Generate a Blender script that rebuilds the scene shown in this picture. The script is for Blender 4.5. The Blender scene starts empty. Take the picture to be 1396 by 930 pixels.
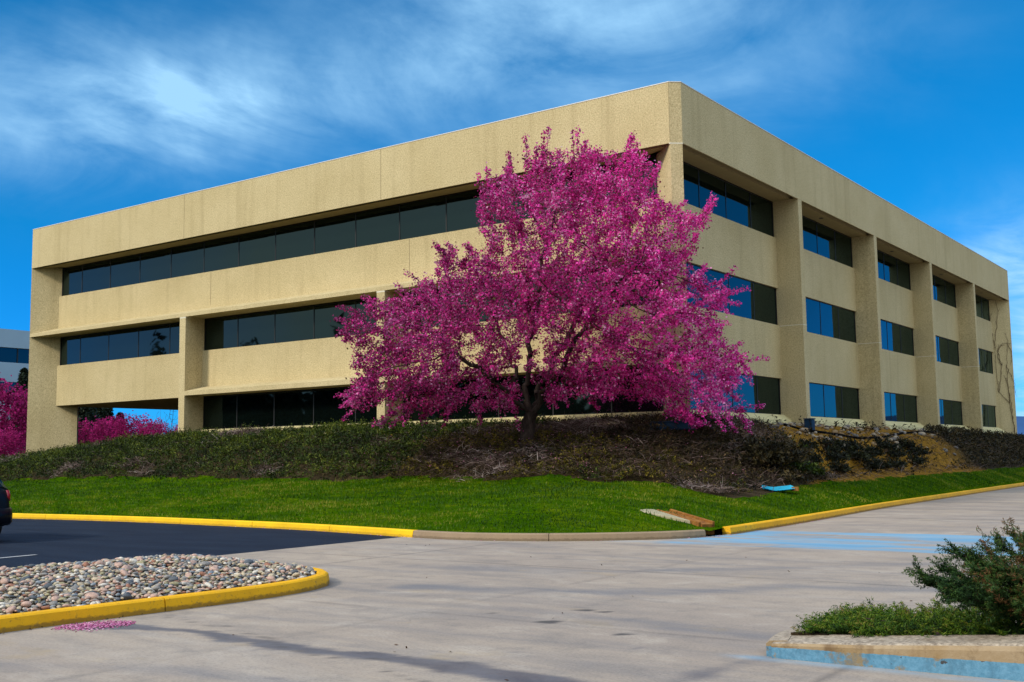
import bpy, bmesh, math, random
import numpy as np
from mathutils import Vector, Matrix
random.seed(7); RNG = np.random.default_rng(7)
S = bpy.context.scene; COL = S.collection
PI = math.pi

# ------------------------------------------------------------------ camera (solved from the building's edges)
FPX, PW, PH = 1508.411, 1396, 930
CAM = np.array([15.429, -30.698, 1.6])
yaw, pit, rol = 0.6215, 0.1048, -0.0141
FW = np.array([-math.sin(yaw)*math.cos(pit), math.cos(yaw)*math.cos(pit), math.sin(pit)])
rt0 = np.array([math.cos(yaw), math.sin(yaw), 0.0]); up0 = np.cross(rt0, FW)
RT = rt0*math.cos(rol)+up0*math.sin(rol); UP = -rt0*math.sin(rol)+up0*math.cos(rol)
def ray(px, py): return FW+RT*(px-PW/2)/FPX+UP*(PH/2-py)/FPX
def on_plane(px, py, ax, v):
    d = ray(px, py); return CAM+d*((v-CAM[ax])/d[ax])
def at_depth(px, py, w): return CAM+ray(px, py)*w
cd = bpy.data.cameras.new('camera'); cam = bpy.data.objects.new('camera', cd); COL.objects.link(cam)
M = Matrix(((RT[0], UP[0], -FW[0]), (RT[1], UP[1], -FW[1]), (RT[2], UP[2], -FW[2]))).to_4x4()
M.translation = Vector(CAM); cam.matrix_world = M
cd.sensor_width = 36; cd.lens = FPX*36/PW; cd.clip_end = 20000; cd.clip_start = 0.1
S.camera = cam

# ------------------------------------------------------------------ helpers
def tag(o, label=None, cat=None, group=None, kind=None):
    if label: o['label'] = label
    if cat: o['category'] = cat
    if group: o['group'] = group
    if kind: o['kind'] = kind
    return o
def empty(name, loc=(0, 0, 0), rz=0):
    o = bpy.data.objects.new(name, None); COL.objects.link(o); o.location = loc; o.rotation_euler = (0, 0, rz)
    o.empty_display_size = .2
    return o
def link_mesh(name, me, mat, parent=None, smooth=False):
    if mat is not None:
        for m in (mat if isinstance(mat, (list, tuple)) else [mat]): me.materials.append(m)
    if smooth: me.polygons.foreach_set('use_smooth', [True]*len(me.polygons))
    o = bpy.data.objects.new(name, me); COL.objects.link(o)
    if parent: o.parent = parent
    return o
def np_mesh(name, V, F, mat, parent=None, smooth=False, fattr=None, vattr=None):
    """V (n,3), F (m,k) arrays"""
    V = np.asarray(V, np.float32); F = np.asarray(F, np.int32); m, k = F.shape
    me = bpy.data.meshes.new(name)
    me.vertices.add(len(V)); me.vertices.foreach_set('co', V.ravel())
    me.loops.add(m*k); me.loops.foreach_set('vertex_index', F.ravel())
    me.polygons.add(m); me.polygons.foreach_set('loop_start', np.arange(m, dtype=np.int32)*k)
    try: me.polygons.foreach_set('loop_total', np.full(m, k, np.int32))
    except Exception: pass
    me.update(calc_edges=True)
    for d, dom in ((fattr, 'FACE'), (vattr, 'POINT')):
        for an, av in (d or {}).items():
            a = me.attributes.new(an, 'FLOAT', dom); a.data.foreach_set('value', np.asarray(av, np.float32))
    me.validate()
    return link_mesh(name, me, mat, parent, smooth)
class MB:
    def __init__(s): s.v = []; s.f = []
    def add(s, v, f):
        n = len(s.v); s.v += [tuple(map(float, q)) for q in v]; s.f += [tuple(n+i for i in q) for q in f]; return s
    def box(s, x0, x1, y0, y1, z0, z1):
        return s.add([(x0, y0, z0), (x1, y0, z0), (x1, y1, z0), (x0, y1, z0), (x0, y0, z1), (x1, y0, z1), (x1, y1, z1), (x0, y1, z1)],
              [(3, 2, 1, 0), (4, 5, 6, 7), (0, 1, 5, 4), (1, 2, 6, 5), (2, 3, 7, 6), (3, 0, 4, 7)])
    def prism(s, poly, z0, z1):
        n = len(poly); z0 = [z0]*n if np.isscalar(z0) else z0
        a = sum(poly[i][0]*poly[(i+1) % n][1]-poly[(i+1) % n][0]*poly[i][1] for i in range(n))
        if a < 0: poly = poly[::-1]; z0 = z0[::-1]
        return s.add([(p[0], p[1], z) for p, z in zip(poly, z0)]+[(p[0], p[1], z1) for p in poly],
              [tuple(range(n))[::-1], tuple(range(n, 2*n))]+[(i, (i+1) % n, n+(i+1) % n, n+i) for i in range(n)])
    def extrude(s, prof, axis, a0, a1):
        """prof: list of (u,z); axis 'x': u=y, extruded along x; axis 'y': u=x"""
        n = len(prof)
        mk = (lambda u, z, a: (a, u, z)) if axis == 'x' else (lambda u, z, a: (u, a, z))
        return s.add([mk(u, z, a0) for u, z in prof]+[mk(u, z, a1) for u, z in prof],
              [tuple(range(n)), tuple(range(n, 2*n))[::-1]]+[(i, n+i, n+(i+1) % n, (i+1) % n) for i in range(n)])
    def tube(s, pts, rad, n=6):
        pts = [Vector(p) for p in pts]; N = len(pts)
        if np.isscalar(rad): rad = [rad]*N
        base = len(s.v); prev = None
        for i, p in enumerate(pts):
            t = (pts[min(i+1, N-1)]-pts[max(i-1, 0)]).normalized()
            a = (prev-prev.dot(t)*t) if prev is not None else t.orthogonal()
            a.normalize(); prev = a; b = t.cross(a)
            for k in range(n):
                q = p+(a*math.cos(2*PI*k/n)+b*math.sin(2*PI*k/n))*rad[i]; s.v.append(tuple(q))
        for i in range(N-1):
            for k in range(n):
                s.f.append((base+i*n+k, base+i*n+(k+1) % n, base+(i+1)*n+(k+1) % n, base+(i+1)*n+k))
        s.f.append(tuple(base+k for k in range(n))[::-1]); s.f.append(tuple(base+(N-1)*n+k for k in range(n)))
        return s
    def build(s, name, mat, parent=None, smooth=False, bevel=0, fix=True):
        me = bpy.data.meshes.new(name); me.from_pydata(s.v, [], s.f); me.update()
        if fix or bevel:
            bm = bmesh.new(); bm.from_mesh(me)
            if fix: bmesh.ops.recalc_face_normals(bm, faces=bm.faces)
            if bevel:
                es = [e for e in bm.edges if len(e.link_faces) == 2 and e.calc_face_angle(0) > .5]
                bmesh.ops.bevel(bm, geom=es, offset=bevel, segments=2, affect='EDGES', profile=.5)
            bm.to_mesh(me); bm.free()
        return link_mesh(name, me, mat, parent, smooth)
def unit(a): return a/np.maximum(np.linalg.norm(a, axis=-1, keepdims=True), 1e-9)
def leaf_quads(C, size, aspect=1.0, nrm=None, U=None, jitter=1.0, fold=.0):
    """one small 4-sided leaf at every centre C; returns V,F"""
    n = len(C); size = np.broadcast_to(size, (n,)).reshape(n, 1)
    N = unit(RNG.normal(size=(n, 3))*jitter+(0 if nrm is None else nrm))
    T = RNG.normal(size=(n, 3)) if U is None else U
    u = unit(T-(T*N).sum(1, keepdims=True)*N); v = np.cross(N, u)
    a = u*size; b = v*size*aspect
    V = np.stack([C-a, C-b*.9+a*.15+N*size*fold, C+a, C+b*.9+a*.15+N*size*fold], 1).reshape(-1, 3)
    return V, np.arange(4*n).reshape(n, 4)
# value noise for terrain and scattering
def vnoise(x, y, seed=0):
    x = np.asarray(x, float); y = np.asarray(y, float)
    xi = np.floor(x).astype(np.int64); yi = np.floor(y).astype(np.int64); fx = x-xi; fy = y-yi
    fx = fx*fx*(3-2*fx); fy = fy*fy*(3-2*fy)
    def h(a, b):
        q = (a*374761393+b*668265263+seed*974711) & 0xffffffff
        q = ((q ^ (q >> 13))*1274126177) & 0xffffffff
        return ((q ^ (q >> 16)) & 0xffff)/65535.0
    return (h(xi, yi)*(1-fx)+h(xi+1, yi)*fx)*(1-fy)+(h(xi, yi+1)*(1-fx)+h(xi+1, yi+1)*fx)*fy
def fbm(x, y, seed=0, o=3): return sum(vnoise(x*2**k, y*2**k, seed+k)*.5**k for k in range(o))/sum(.5**k for k in range(o))

# ------------------------------------------------------------------ materials
class NT:
    def __init__(s, name):
        s.m = bpy.data.materials.new(name); s.m.use_nodes = True; s.t = s.m.node_tree; s.t.nodes.clear()
        s.out = s.n('ShaderNodeOutputMaterial'); s.co = None
    def n(s, ty, **kw):
        q = s.t.nodes.new(ty)
        for k, v in kw.items():
            if k.startswith('i_'):
                key = k[2:]; key = int(key) if key.isdigit() else key.replace('_', ' ')
                if isinstance(v, bpy.types.NodeSocket): s.t.links.new(v, q.inputs[key])
                else: q.inputs[key].default_value = v
            else: setattr(q, k, v)
        return q
    def coords(s, scale=(1, 1, 1), rot=(0, 0, 0)):
        if s.co is None: s.co = s.n('ShaderNodeTexCoord').outputs['Object']
        return s.n('ShaderNodeMapping', i_Vector=s.co, i_Scale=scale, i_Rotation=rot).outputs[0]
    def noise(s, scale, detail=4, rough=.55, stretch=(1, 1, 1), dist=0, rot=(0, 0, 0)):
        return s.n('ShaderNodeTexNoise', i_Vector=s.coords(stretch, rot), i_Scale=scale, i_Detail=detail, i_Roughness=rough, i_Distortion=dist).outputs[0]
    def ramp(s, fac, stops, interp='LINEAR'):
        r = s.n('ShaderNodeValToRGB', i_Fac=fac); e = r.color_ramp.elements; r.color_ramp.interpolation = interp
        while len(e) < len(stops): e.new(.5)
        for q, (p, c) in zip(e, stops): q.position = p; q.color = (c, c, c, 1) if np.isscalar(c) else (*c, 1)
        return r.outputs[0]
    def mix(s, fac, a, b, mode='MIX'):
        q = s.n('ShaderNodeMix', data_type='RGBA', blend_type=mode)
        for k, v in ((0, fac), (6, a), (7, b)):
            if isinstance(v, bpy.types.NodeSocket): s.t.links.new(v, q.inputs[k])
            else: q.inputs[k].default_value = v if k == 0 else (*v, 1)
        return q.outputs[2]
    def math(s, op, a, b=0.0, c=0.0, clamp=False):
        q = s.n('ShaderNodeMath', operation=op, use_clamp=clamp)
        for k, v in enumerate((a, b, c)):
            if isinstance(v, bpy.types.NodeSocket): s.t.links.new(v, q.inputs[k])
            else: q.inputs[k].default_value = v
        return q.outputs[0]
    def attr(s, name): return s.n('ShaderNodeAttribute', attribute_name=name).outputs['Fac']
    def bump(s, h, strength=.3, dist=.02):
        return s.n('ShaderNodeBump', i_Height=h, i_Strength=strength, i_Distance=dist).outputs[0]
    def done(s, col, rough=.8, bump=None, spec=.3, metal=0, ior=1.5, **kw):
        b = s.n('ShaderNodeBsdfPrincipled')
        for k, v in (('Base Color', col), ('Roughness', rough), ('Specular IOR Level', spec), ('Metallic', metal), ('IOR', ior)):
            if isinstance(v, bpy.types.NodeSocket): s.t.links.new(v, b.inputs[k])
            else: b.inputs[k].default_value = (*v, 1) if k == 'Base Color' else v
        if bump is not None: s.t.links.new(bump, b.inputs['Normal'])
        s.t.links.new(b.outputs[0], s.out.inputs[0]); return s.m
def leaf_mat(name, stops, transl=.3, rough=.6, spec=.2):
    t = NT(name); c = t.ramp(t.attr('tint'), stops)
    b = t.n('ShaderNodeBsdfPrincipled', i_Base_Color=c, i_Roughness=rough, i_Specular_IOR_Level=spec)
    tr = t.n('ShaderNodeBsdfTranslucent', i_Color=c)
    m = t.n('ShaderNodeMixShader', i_Fac=transl)
    t.t.links.new(b.outputs[0], m.inputs[1]); t.t.links.new(tr.outputs[0], m.inputs[2]); t.t.links.new(m.outputs[0], t.out.inputs[0])
    return t.m
def simple(name, col, rough=.6, spec=.3, metal=0, var=.15, scale=8, bumps=0):
    t = NT(name); n = t.noise(scale)
    c = t.mix(n, tuple(v*(1-var) for v in col), tuple(min(1, v*(1+var)) for v in col))
    return t.done(c, rough, t.bump(n, bumps, .01) if bumps else None, spec, metal)

def aggregate(name, a, b, dark, streak=.35):
    t = NT(name)
    big = t.noise(.35, 6, .62); fine = t.noise(21, 4, .78); mid = t.noise(2.4, 6, .7)
    c = t.mix(t.ramp(big, [(.3, 0), (.7, 1)]), a, b)
    c = t.mix(t.ramp(fine, [(.38, .6), (.50, 0)]), c, dark)
    c = t.mix(t.math('MULTIPLY', t.ramp(fine, [(.54, 0), (.66, 1)]), .5), c, tuple(min(.9, q*1.45) for q in b))
    st = t.noise(2.2, 4, .6, (1, 1, .06))
    c = t.mix(t.math('MULTIPLY', t.ramp(st, [(.52, 0), (.75, 1)]), streak), c, dark)
    c = t.mix(t.math('MULTIPLY', t.ramp(mid, [(.5, 0), (.8, 1)]), .35), c, tuple(q*.75 for q in a))
    return t.done(c, .92, t.bump(fine, .5, .012), .15)
m_agg = aggregate('aggregate_concrete', (.485, .395, .212), (.58, .482, .280), (.24, .18, .08), .28)
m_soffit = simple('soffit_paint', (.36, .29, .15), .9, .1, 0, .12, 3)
m_plinth = simple('plinth_paint', (.60, .52, .27), .8, .2, 0, .2, 1.2)
m_sealant = simple('sealant', (.20, .15, .08), .9)
m_joint = simple('joint_mortar', (.66, .62, .48), .9)
m_coping = simple('coping_metal', (.62, .62, .60), .45, .5)
m_black = simple('dark_frame', (.012, .011, .012), .45, .4)
def glass(name, base, ior, coat, rough=.02, wav=.015):
    """dark body-tinted pane with a blue green reflective coating"""
    t = NT(name); n = t.noise(.5, 2); bp = t.bump(t.noise(.45, 1), wav, .5)
    df = t.n('ShaderNodeBsdfDiffuse', i_Color=t.mix(n, tuple(v*.7 for v in base), tuple(v*1.3 for v in base)))
    gl = t.n('ShaderNodeBsdfGlossy', i_Color=(*coat, 1), i_Roughness=rough, i_Normal=bp)
    fr = t.n('ShaderNodeFresnel', i_IOR=ior, i_Normal=bp)
    m = t.n('ShaderNodeMixShader', i_Fac=fr.outputs[0])
    t.t.links.new(df.outputs[0], m.inputs[1]); t.t.links.new(gl.outputs[0], m.inputs[2]); t.t.links.new(m.outputs[0], t.out.inputs[0]); return t.m
m_glass = glass('tinted_glass', (.002, .004, .0035), 1.8, (.36, .55, .60))

def concrete_drive():
    t = NT('driveway_concrete')
    big = t.noise(.22, 5, .6, (1, 1.0, 1)); tr = t.noise(.9, 6, .65, (.28, 1.6, 1), .6); fine = t.noise(38, 3, .7); mid = t.noise(2.6, 6, .65)
    tr2 = t.noise(.5, 5, .6, (.5, 1.2, 1), 1.2, (0, 0, .45))
    c = t.mix(t.ramp(big, [(.32, 0), (.68, 1)]), (.292, .238, .196), (.375, .303, .236))
    c = t.mix(t.math('MULTIPLY', t.ramp(tr, [(.47, 0), (.72, 1)]), .62), c, (.155, .15, .158))
    c = t.mix(t.math('MULTIPLY', t.ramp(tr2, [(.55, 0), (.74, 1)]), .55), c, (.42, .365, .31))
    mot = t.noise(1.15, 8, .72, (.8, 1.1, 1), .4)
    c = t.mix(t.math('MULTIPLY', t.ramp(mot, [(.50, 0), (.66, 1)]), .36), c, (.19, .165, .145))
    c = t.mix(t.math('MULTIPLY', t.ramp(mot, [(.34, 1), (.46, 0)]), .45), c, (.45, .385, .315))
    c = t.mix(t.math('MULTIPLY', t.ramp(mid, [(.52, 0), (.75, 1)]), .5), c, (.15, .137, .128))
    c = t.mix(t.math('MULTIPLY', t.attr('band'), t.ramp(tr, [(.3, .35), (.6, 1)])), c, (.135, .138, .155))
    c = t.mix(t.math('MULTIPLY', t.ramp(fine, [(.52, 0), (.70, 1)]), .5), c, (.12, .11, .10))
    c = t.mix(t.math('MULTIPLY', t.ramp(fine, [(.28, 1), (.42, 0)]), .3), c, (.48, .43, .38))
    c = t.mix(t.math('MULTIPLY', t.ramp(t.noise(.7, 4, .6, (1, 1.5, 1)), [(.62, 0), (.72, 1)]), .3), c, (.36, .25, .10))
    w = t.attr('stain'); c = t.mix(w, c, t.mix(t.ramp(mid, [(.4, 0), (.65, 1)]), (.022, .032, .060), (.075, .085, .115)))
    c = t.mix(t.attr('joint'), c, (.085, .075, .07))
    c = t.mix(t.attr('blue'), c, t.mix(t.ramp(tr, [(.35, 0), (.65, 1)]), (.10, .27, .43), (.21, .36, .48)))
    r = t.math('SUBTRACT', .88, t.math('MULTIPLY', w, .42))
    return t.done(c, r, t.bump(t.math('ADD', t.math('MULTIPLY', fine, .5), mid), .25, .012), .25)
m_drive = concrete_drive()
def asphalt():
    t = NT('asphalt'); fine = t.noise(60, 2, .7); mid = t.noise(1.1, 5, .6, (.4, 1.5, 1))
    c = t.mix(t.ramp(mid, [(.3, 0), (.7, 1)]), (.006, .012, .026), (.014, .023, .042))
    c = t.mix(t.math('MULTIPLY', t.ramp(fine, [(.58, 0), (.72, 1)]), .4), c, (.07, .07, .08))
    return t.done(c, .9, t.bump(fine, .5, .01), .12)
m_asph = asphalt()
def kerb_paint(name, paint, under, wear=.5, grime=.5):
    t = NT(name); a = t.noise(3.2, 6, .7); fine = t.noise(30, 4, .7); st = t.noise(1.4, 4, .6)
    c = t.mix(t.ramp(st, [(.35, 0), (.7, 1)]), tuple(q*.80 for q in paint), paint)
    c = t.mix(t.math('MULTIPLY', t.ramp(fine, [(.6, 0), (.68, 1)]), grime), c, (.10, .075, .03))
    c = t.mix(t.math('MULTIPLY', t.ramp(a, [(.60, 0), (.66, 1)]), wear), c, under)
    # scuffs and chips along the arris, road dirt splashed on the lowest centimetres
    z = t.n('ShaderNodeSeparateXYZ', i_Vector=t.coords()).outputs[2]; sc = t.noise(11, 6, .72, (1, 1, 1.6))
    low = t.math('SUBTRACT', t.math('MULTIPLY', sc, .11), z)
    c = t.mix(t.math('MULTIPLY', t.ramp(low, [(0.0, 0), (.022, 1)]), grime), c, (.055, .042, .025))
    c = t.mix(t.math('MULTIPLY', t.ramp(t.noise(19, 5, .75), [(.63, 0), (.66, 1)]), grime*.9), c, tuple(q*.8 for q in under))
    return t.done(c, .7, t.bump(fine, .35, .008), .3)
m_yel = kerb_paint('yellow_kerb_paint', (.84, .43, .003), (.30, .19, .05), .5, .6)
m_yel2 = kerb_paint('fresh_yellow_kerb_paint', (.90, .53, .003), (.62, .36, .02), .3, .3)
m_kerbc = kerb_paint('bare_kerb_concrete', (.30, .215, .135), (.19, .14, .09), .6, .4)
def planter_face():
    t = NT('weathered_blue_kerb_paint'); a = t.noise(2.6, 6, .7); fine = t.noise(26, 4, .7)
    sep = t.n('ShaderNodeSeparateXYZ', i_Vector=t.coords()).outputs
    # paint covers the lower band of the face only; the bare band above widens along the kerb
    edge = t.math('SUBTRACT', t.math('ADD', .098, t.math('MULTIPLY', t.math('SUBTRACT', sep[0], 11.9), .02)), t.math('MULTIPLY', a, .03))
    face = t.math('MULTIPLY', t.math('LESS_THAN', sep[2], edge), t.math('LESS_THAN', sep[1], -22.10))
    c0 = t.mix(t.ramp(a, [(.35, 0), (.7, 1)]), (.33, .245, .15), (.26, .17, .075))
    st = t.noise(5, 3, .6, (1, 1, .15)); c0 = t.mix(t.math('MULTIPLY', t.ramp(st, [(.52, 0), (.66, 1)]), .75), c0, (.12, .065, .025))
    top = t.math('GREATER_THAN', t.n('ShaderNodeSeparateXYZ', i_Vector=t.n('ShaderNodeNewGeometry').outputs['Normal']).outputs[2], .6)
    c0 = t.mix(top, c0, t.mix(t.ramp(fine, [(.38, 0), (.62, 1)]), (.20, .16, .12), (.45, .37, .28)))
    c0 = t.mix(t.math('MULTIPLY', t.ramp(t.noise(6, 6, .75), [(.52, 0), (.66, 1)]), .6), c0, (.13, .085, .045))
    bl = t.mix(t.ramp(fine, [(.35, 0), (.65, 1)]), (.075, .21, .32), (.13, .29, .42))
    bl = t.mix(t.ramp(a, [(.55, 0), (.60, 1)]), bl, (.24, .18, .10)); bl = t.mix(t.math('MULTIPLY', t.ramp(t.noise(9, 5, .7, (1, 1, .5)), [(.5, 0), (.62, 1)]), .45), bl, (.05, .13, .20))
    bl = t.mix(t.ramp(t.noise(17, 3, .6), [(.66, 0), (.69, 1)]), bl, (.05, .05, .05))
    return t.done(t.mix(face, c0, bl), .7, t.bump(fine, .4, .01), .3)
m_planter = planter_face()
def soil(name, stops, scale=3):
    t = NT(name); n = t.noise(scale, 7, .7); f = t.noise(40, 3, .7)
    c = t.ramp(n, stops); c = t.mix(t.math('MULTIPLY', t.ramp(f, [(.5, 0), (.75, 1)]), .6), c, (.02, .016, .008))
    return t.done(c, .95, t.bump(t.math('ADD', n, f), .8, .05), .1)
def berm_mat():
    t = NT('berm_soil'); n = t.noise(2.5, 7, .7); f = t.noise(30, 3, .7); o = t.attr('orange')
    dark = t.ramp(n, [(.3, (.018, .013, .006)), (.5, (.042, .029, .012)), (.7, (.08, .055, .028))])
    ora = t.ramp(n, [(.28, (.10, .048, .005)), (.45, (.21, .105, .008)), (.6, (.33, .165, .016)), (.75, (.42, .28, .10))])
    c = t.mix(o, dark, ora); c = t.mix(t.math('MULTIPLY', t.ramp(f, [(.5, 0), (.75, 1)]), .6), c, (.02, .014, .006))
    return t.done(c, .95, t.bump(t.math('ADD', n, f), .8, .06), .1)
m_berm = berm_mat()
def lawn_mat():
    t = NT('lawn_grass'); n = t.noise(.45, 5, .6); f = t.noise(14, 4, .75, (1, 1, 1)); g = t.noise(1.6, 5, .65, (.6, 1.5, 1))
    c = t.ramp(g, [(.3, (.022, .066, .001)), (.48, (.044, .108, .001)), (.62, (.095, .155, .002)), (.75, (.17, .19, .010))])
    c = t.mix(t.math('MULTIPLY', t.ramp(n, [(.5, 0), (.7, 1)]), .6), c, (.13, .165, .006))
    c = t.mix(t.math('MULTIPLY', t.ramp(t.noise(3.2, 5, .7, (.7, 1.4, 1)), [(.40, 1), (.52, 0)]), .6), c, (.018, .055, .001))
    c = t.mix(t.math('MULTIPLY', t.ramp(f, [(.45, 1), (.6, 0)]), .5), c, (.015, .04, .001))
    return t.done(c, .95, t.bump(f, 1.0, .05), .0)
m_lawn = lawn_mat()
m_bark = NT('bark'); _n = m_bark.noise(9, 6, .7, (1, 1, .3)); m_bark = m_bark.done(m_bark.ramp(_n, [(.35, (.018, .012, .010)), (.6, (.055, .040, .034)), (.75, (.11, .085, .075))]), .9, m_bark.bump(_n, .9, .03), .1)
m_twig = leaf_mat('dead_twigs', [(0, (.022, .014, .010)), (.45, (.080, .054, .044)), (.8, (.19, .14, .125)), (1, (.42, .35, .32))], 0, .9, .1)
m_jun = leaf_mat('juniper_green', [(0, (.004, .008, .001)), (.5, (.016, .032, .001)), (.85, (.055, .085, .003)), (1, (.12, .14, .010))], .1)
m_olive = leaf_mat('olive_juniper', [(0, (.014, .015, .002)), (.5, (.060, .054, .002)), (.85, (.14, .11, .006)), (1, (.21, .15, .018))], .1)
m_brown = leaf_mat('brown_juniper', [(0, (.005, .005, .002)), (.5, (.022, .018, .005)), (.85, (.058, .042, .011)), (1, (.12, .075, .03))], .05)
m_shrub = leaf_mat('dark_shrub', [(0, (.003, .004, .002)), (.6, (.012, .015, .006)), (1, (.040, .044, .012))], .1)
m_blos = leaf_mat('blossom', [(0, (.34, .012, .12)), (.25, (.66, .030, .28)), (.55, (.86, .055, .42)), (.86, (.94, .13, .56)), (1, (.96, .44, .74))], .4, .7, .1)
m_blos2 = leaf_mat('deep_blossom', [(0, (.12, .006, .04)), (.5, (.34, .014, .13)), (1, (.60, .03, .25))], .3, .7, .1)
m_blos3 = leaf_mat('faded_blossom', [(0, (.16, .018, .075)), (.4, (.44, .085, .26)), (.75, (.66, .22, .46)), (1, (.88, .62, .74))], .5, .8, .05)
m_leafred = leaf_mat('bronze_leaf', [(0, (.045, .022, .012)), (.6, (.10, .055, .025)), (1, (.16, .14, .05))], .25)
m_ever = leaf_mat('evergreen_needles', [(0, (.003, .007, .004)), (.6, (.008, .017, .009)), (1, (.02, .035, .014))], .1)
m_petal = leaf_mat('fallen_petals', [(0, (.28, .05, .14)), (.5, (.52, .13, .30)), (1, (.68, .38, .50))], .1)
m_jnear = leaf_mat('juniper_foreground', [(0, (.008, .026, .004)), (.4, (.034, .085, .006)), (.72, (.090, .160, .008)), (.9, (.16, .20, .015)), (1, (.17, .12, .03))], .2)
m_jblue = leaf_mat('upright_juniper', [(0, (.006, .020, .006)), (.4, (.022, .060, .014)), (.66, (.055, .115, .020)), (.78, (.075, .060, .016)), (1, (.16, .072, .030))], .2)

# ------------------------------------------------------------------ world: blue sky with soft cirrus, added overcast behind the camera
SUN_EL, SUN_AZ = math.radians(34), math.radians(24)       # azimuth measured from -Y towards -X
to_sun = Vector((-math.sin(SUN_AZ)*math.cos(SUN_EL), -math.cos(SUN_AZ)*math.cos(SUN_EL), math.sin(SUN_EL)))
def make_world():
    w = bpy.data.worlds.new('World'); S.world = w; w.use_nodes = True
    t = NT.__new__(NT); t.m = None; t.t = w.node_tree; t.t.nodes.clear(); t.co = None
    out = t.n('ShaderNodeOutputWorld')
    sky = t.n('ShaderNodeTexSky', sky_type='NISHITA'); sky.sun_disc = False
    sky.sun_elevation = SUN_EL; sky.sun_rotation = math.atan2(to_sun.x, to_sun.y)
    sky.air_density = 1.0; sky.dust_density = .15; sky.ozone_density = 2.0; sky.altitude = 1800
    hs = t.n('ShaderNodeHueSaturation', i_Saturation=1.3, i_Value=1.0, i_Color=sky.outputs[0]).outputs[0]
    hs_raw = hs
    d = t.n('ShaderNodeTexCoord').outputs['Generated']
    sep = t.n('ShaderNodeSeparateXYZ', i_Vector=d).outputs
    hs = t.mix(1.0, hs_raw, t.ramp(sep[2], [(0, (.05, .56, 1.55)), (.10, (.06, .78, 1.52)), (.2, (.05, 1.0, 1.36)), (.35, (.03, 1.22, 1.42))]), 'MULTIPLY')
    # project direction on a cloud layer
    den = t.math('ADD', t.math('MAXIMUM', sep[2], 0), .12)
    cv = t.n('ShaderNodeCombineXYZ', i_X=t.math('DIVIDE', sep[0], den), i_Y=t.math('DIVIDE', sep[1], den), i_Z=0.0).outputs[0]
    def cn(scale, detail, rough, dist, rot=0, st=(1, 1, 1)):
        mp = t.n('ShaderNodeMapping', i_Vector=cv, i_Rotation=(0, 0, rot), i_Scale=st).outputs[0]
        return t.n('ShaderNodeTexNoise', i_Vector=mp, i_Scale=scale, i_Detail=detail, i_Roughness=rough, i_Distortion=dist).outputs[0]
    wisp = cn(1.9, 9, .6, 1.0, .5, (1, .7, 1)); soft = cn(.55, 4, .5, .3)
    dn = t.n('ShaderNodeTexNoise', i_Vector=d, i_Scale=5.0, i_Detail=5, i_Roughness=.6).outputs['Color']
    off = t.n('ShaderNodeVectorMath', operation='MULTIPLY_ADD'); t.t.links.new(dn, off.inputs[0]); off.inputs[1].default_value = (.16, .16, .10); t.t.links.new(d, off.inputs[2])
    dw = t.n('ShaderNodeVectorMath', operation='SUBTRACT'); t.t.links.new(off.outputs[0], dw.inputs[0]); dw.inputs[1].default_value = (.08, .08, .05)
    def blob(c, k, kz, amp):
        v = t.n('ShaderNodeVectorMath', operation='SUBTRACT'); t.t.links.new(dw.outputs[0], v.inputs[0]); v.inputs[1].default_value = c
        m = t.n('ShaderNodeVectorMath', operation='MULTIPLY'); t.t.links.new(v.outputs[0], m.inputs[0]); m.inputs[1].default_value = (k, k, kz)
        l = t.n('ShaderNodeVectorMath', operation='LENGTH'); t.t.links.new(m.outputs[0], l.inputs[0])
        e = t.math('POWER', 2.718, t.math('MULTIPLY', t.math('MULTIPLY', l.outputs['Value'], l.outputs['Value']), -1.0))
        return t.math('MULTIPLY', e, amp)
    bl = [((-.735, .592, .312), 12, 26, .62), ((-.765, .56, .310), 6, 22, .34), ((-.83, .47, .28), 8, 20, .28), ((-.66, .69, .31), 8, 24, .16), ((-.52, .775, .37), 6, 14, .44),
          ((-.44, .83, .36), 7, 14, .26), ((-.30, .90, .35), 7, 16, .05), ((-.15, .98, .07), 13, 11, 1.35), ((-.19, .97, .15), 18, 40, .45), ((-.60, .72, .37), 7, 22, .12)]
    s = None
    for b in bl:
        q = blob(*b); s = q if s is None else t.math('ADD', s, q)
    streak = cn(4.0, 8, .62, .8, 1.15, (1, .5, 1))
    front = t.math('MULTIPLY', s, t.math('MULTIPLY', t.ramp(wisp, [(.30, .15), (.68, 1.55)]), t.ramp(streak, [(.3, .72), (.7, 1.2)])))
    # heavier unseen cloud behind the camera and overhead, put in for neutral fill light
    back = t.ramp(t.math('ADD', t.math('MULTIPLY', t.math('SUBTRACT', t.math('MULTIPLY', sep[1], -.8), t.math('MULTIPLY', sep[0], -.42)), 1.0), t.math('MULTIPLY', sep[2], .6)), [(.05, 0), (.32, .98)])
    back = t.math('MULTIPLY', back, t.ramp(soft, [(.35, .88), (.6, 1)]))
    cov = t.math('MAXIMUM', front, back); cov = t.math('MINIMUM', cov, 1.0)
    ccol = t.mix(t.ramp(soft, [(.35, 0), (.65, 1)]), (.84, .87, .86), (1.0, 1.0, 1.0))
    # cloud sheet is brightest overhead, like an overcast, to raise the fill; thin front cirrus stays bluish
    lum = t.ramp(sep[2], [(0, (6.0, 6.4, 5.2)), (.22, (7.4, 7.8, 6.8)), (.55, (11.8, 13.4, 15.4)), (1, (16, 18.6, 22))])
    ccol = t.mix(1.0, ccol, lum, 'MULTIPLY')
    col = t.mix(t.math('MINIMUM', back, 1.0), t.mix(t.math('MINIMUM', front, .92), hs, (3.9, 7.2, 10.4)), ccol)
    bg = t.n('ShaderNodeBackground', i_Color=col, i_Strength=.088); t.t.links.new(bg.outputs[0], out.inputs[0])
make_world()
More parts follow.
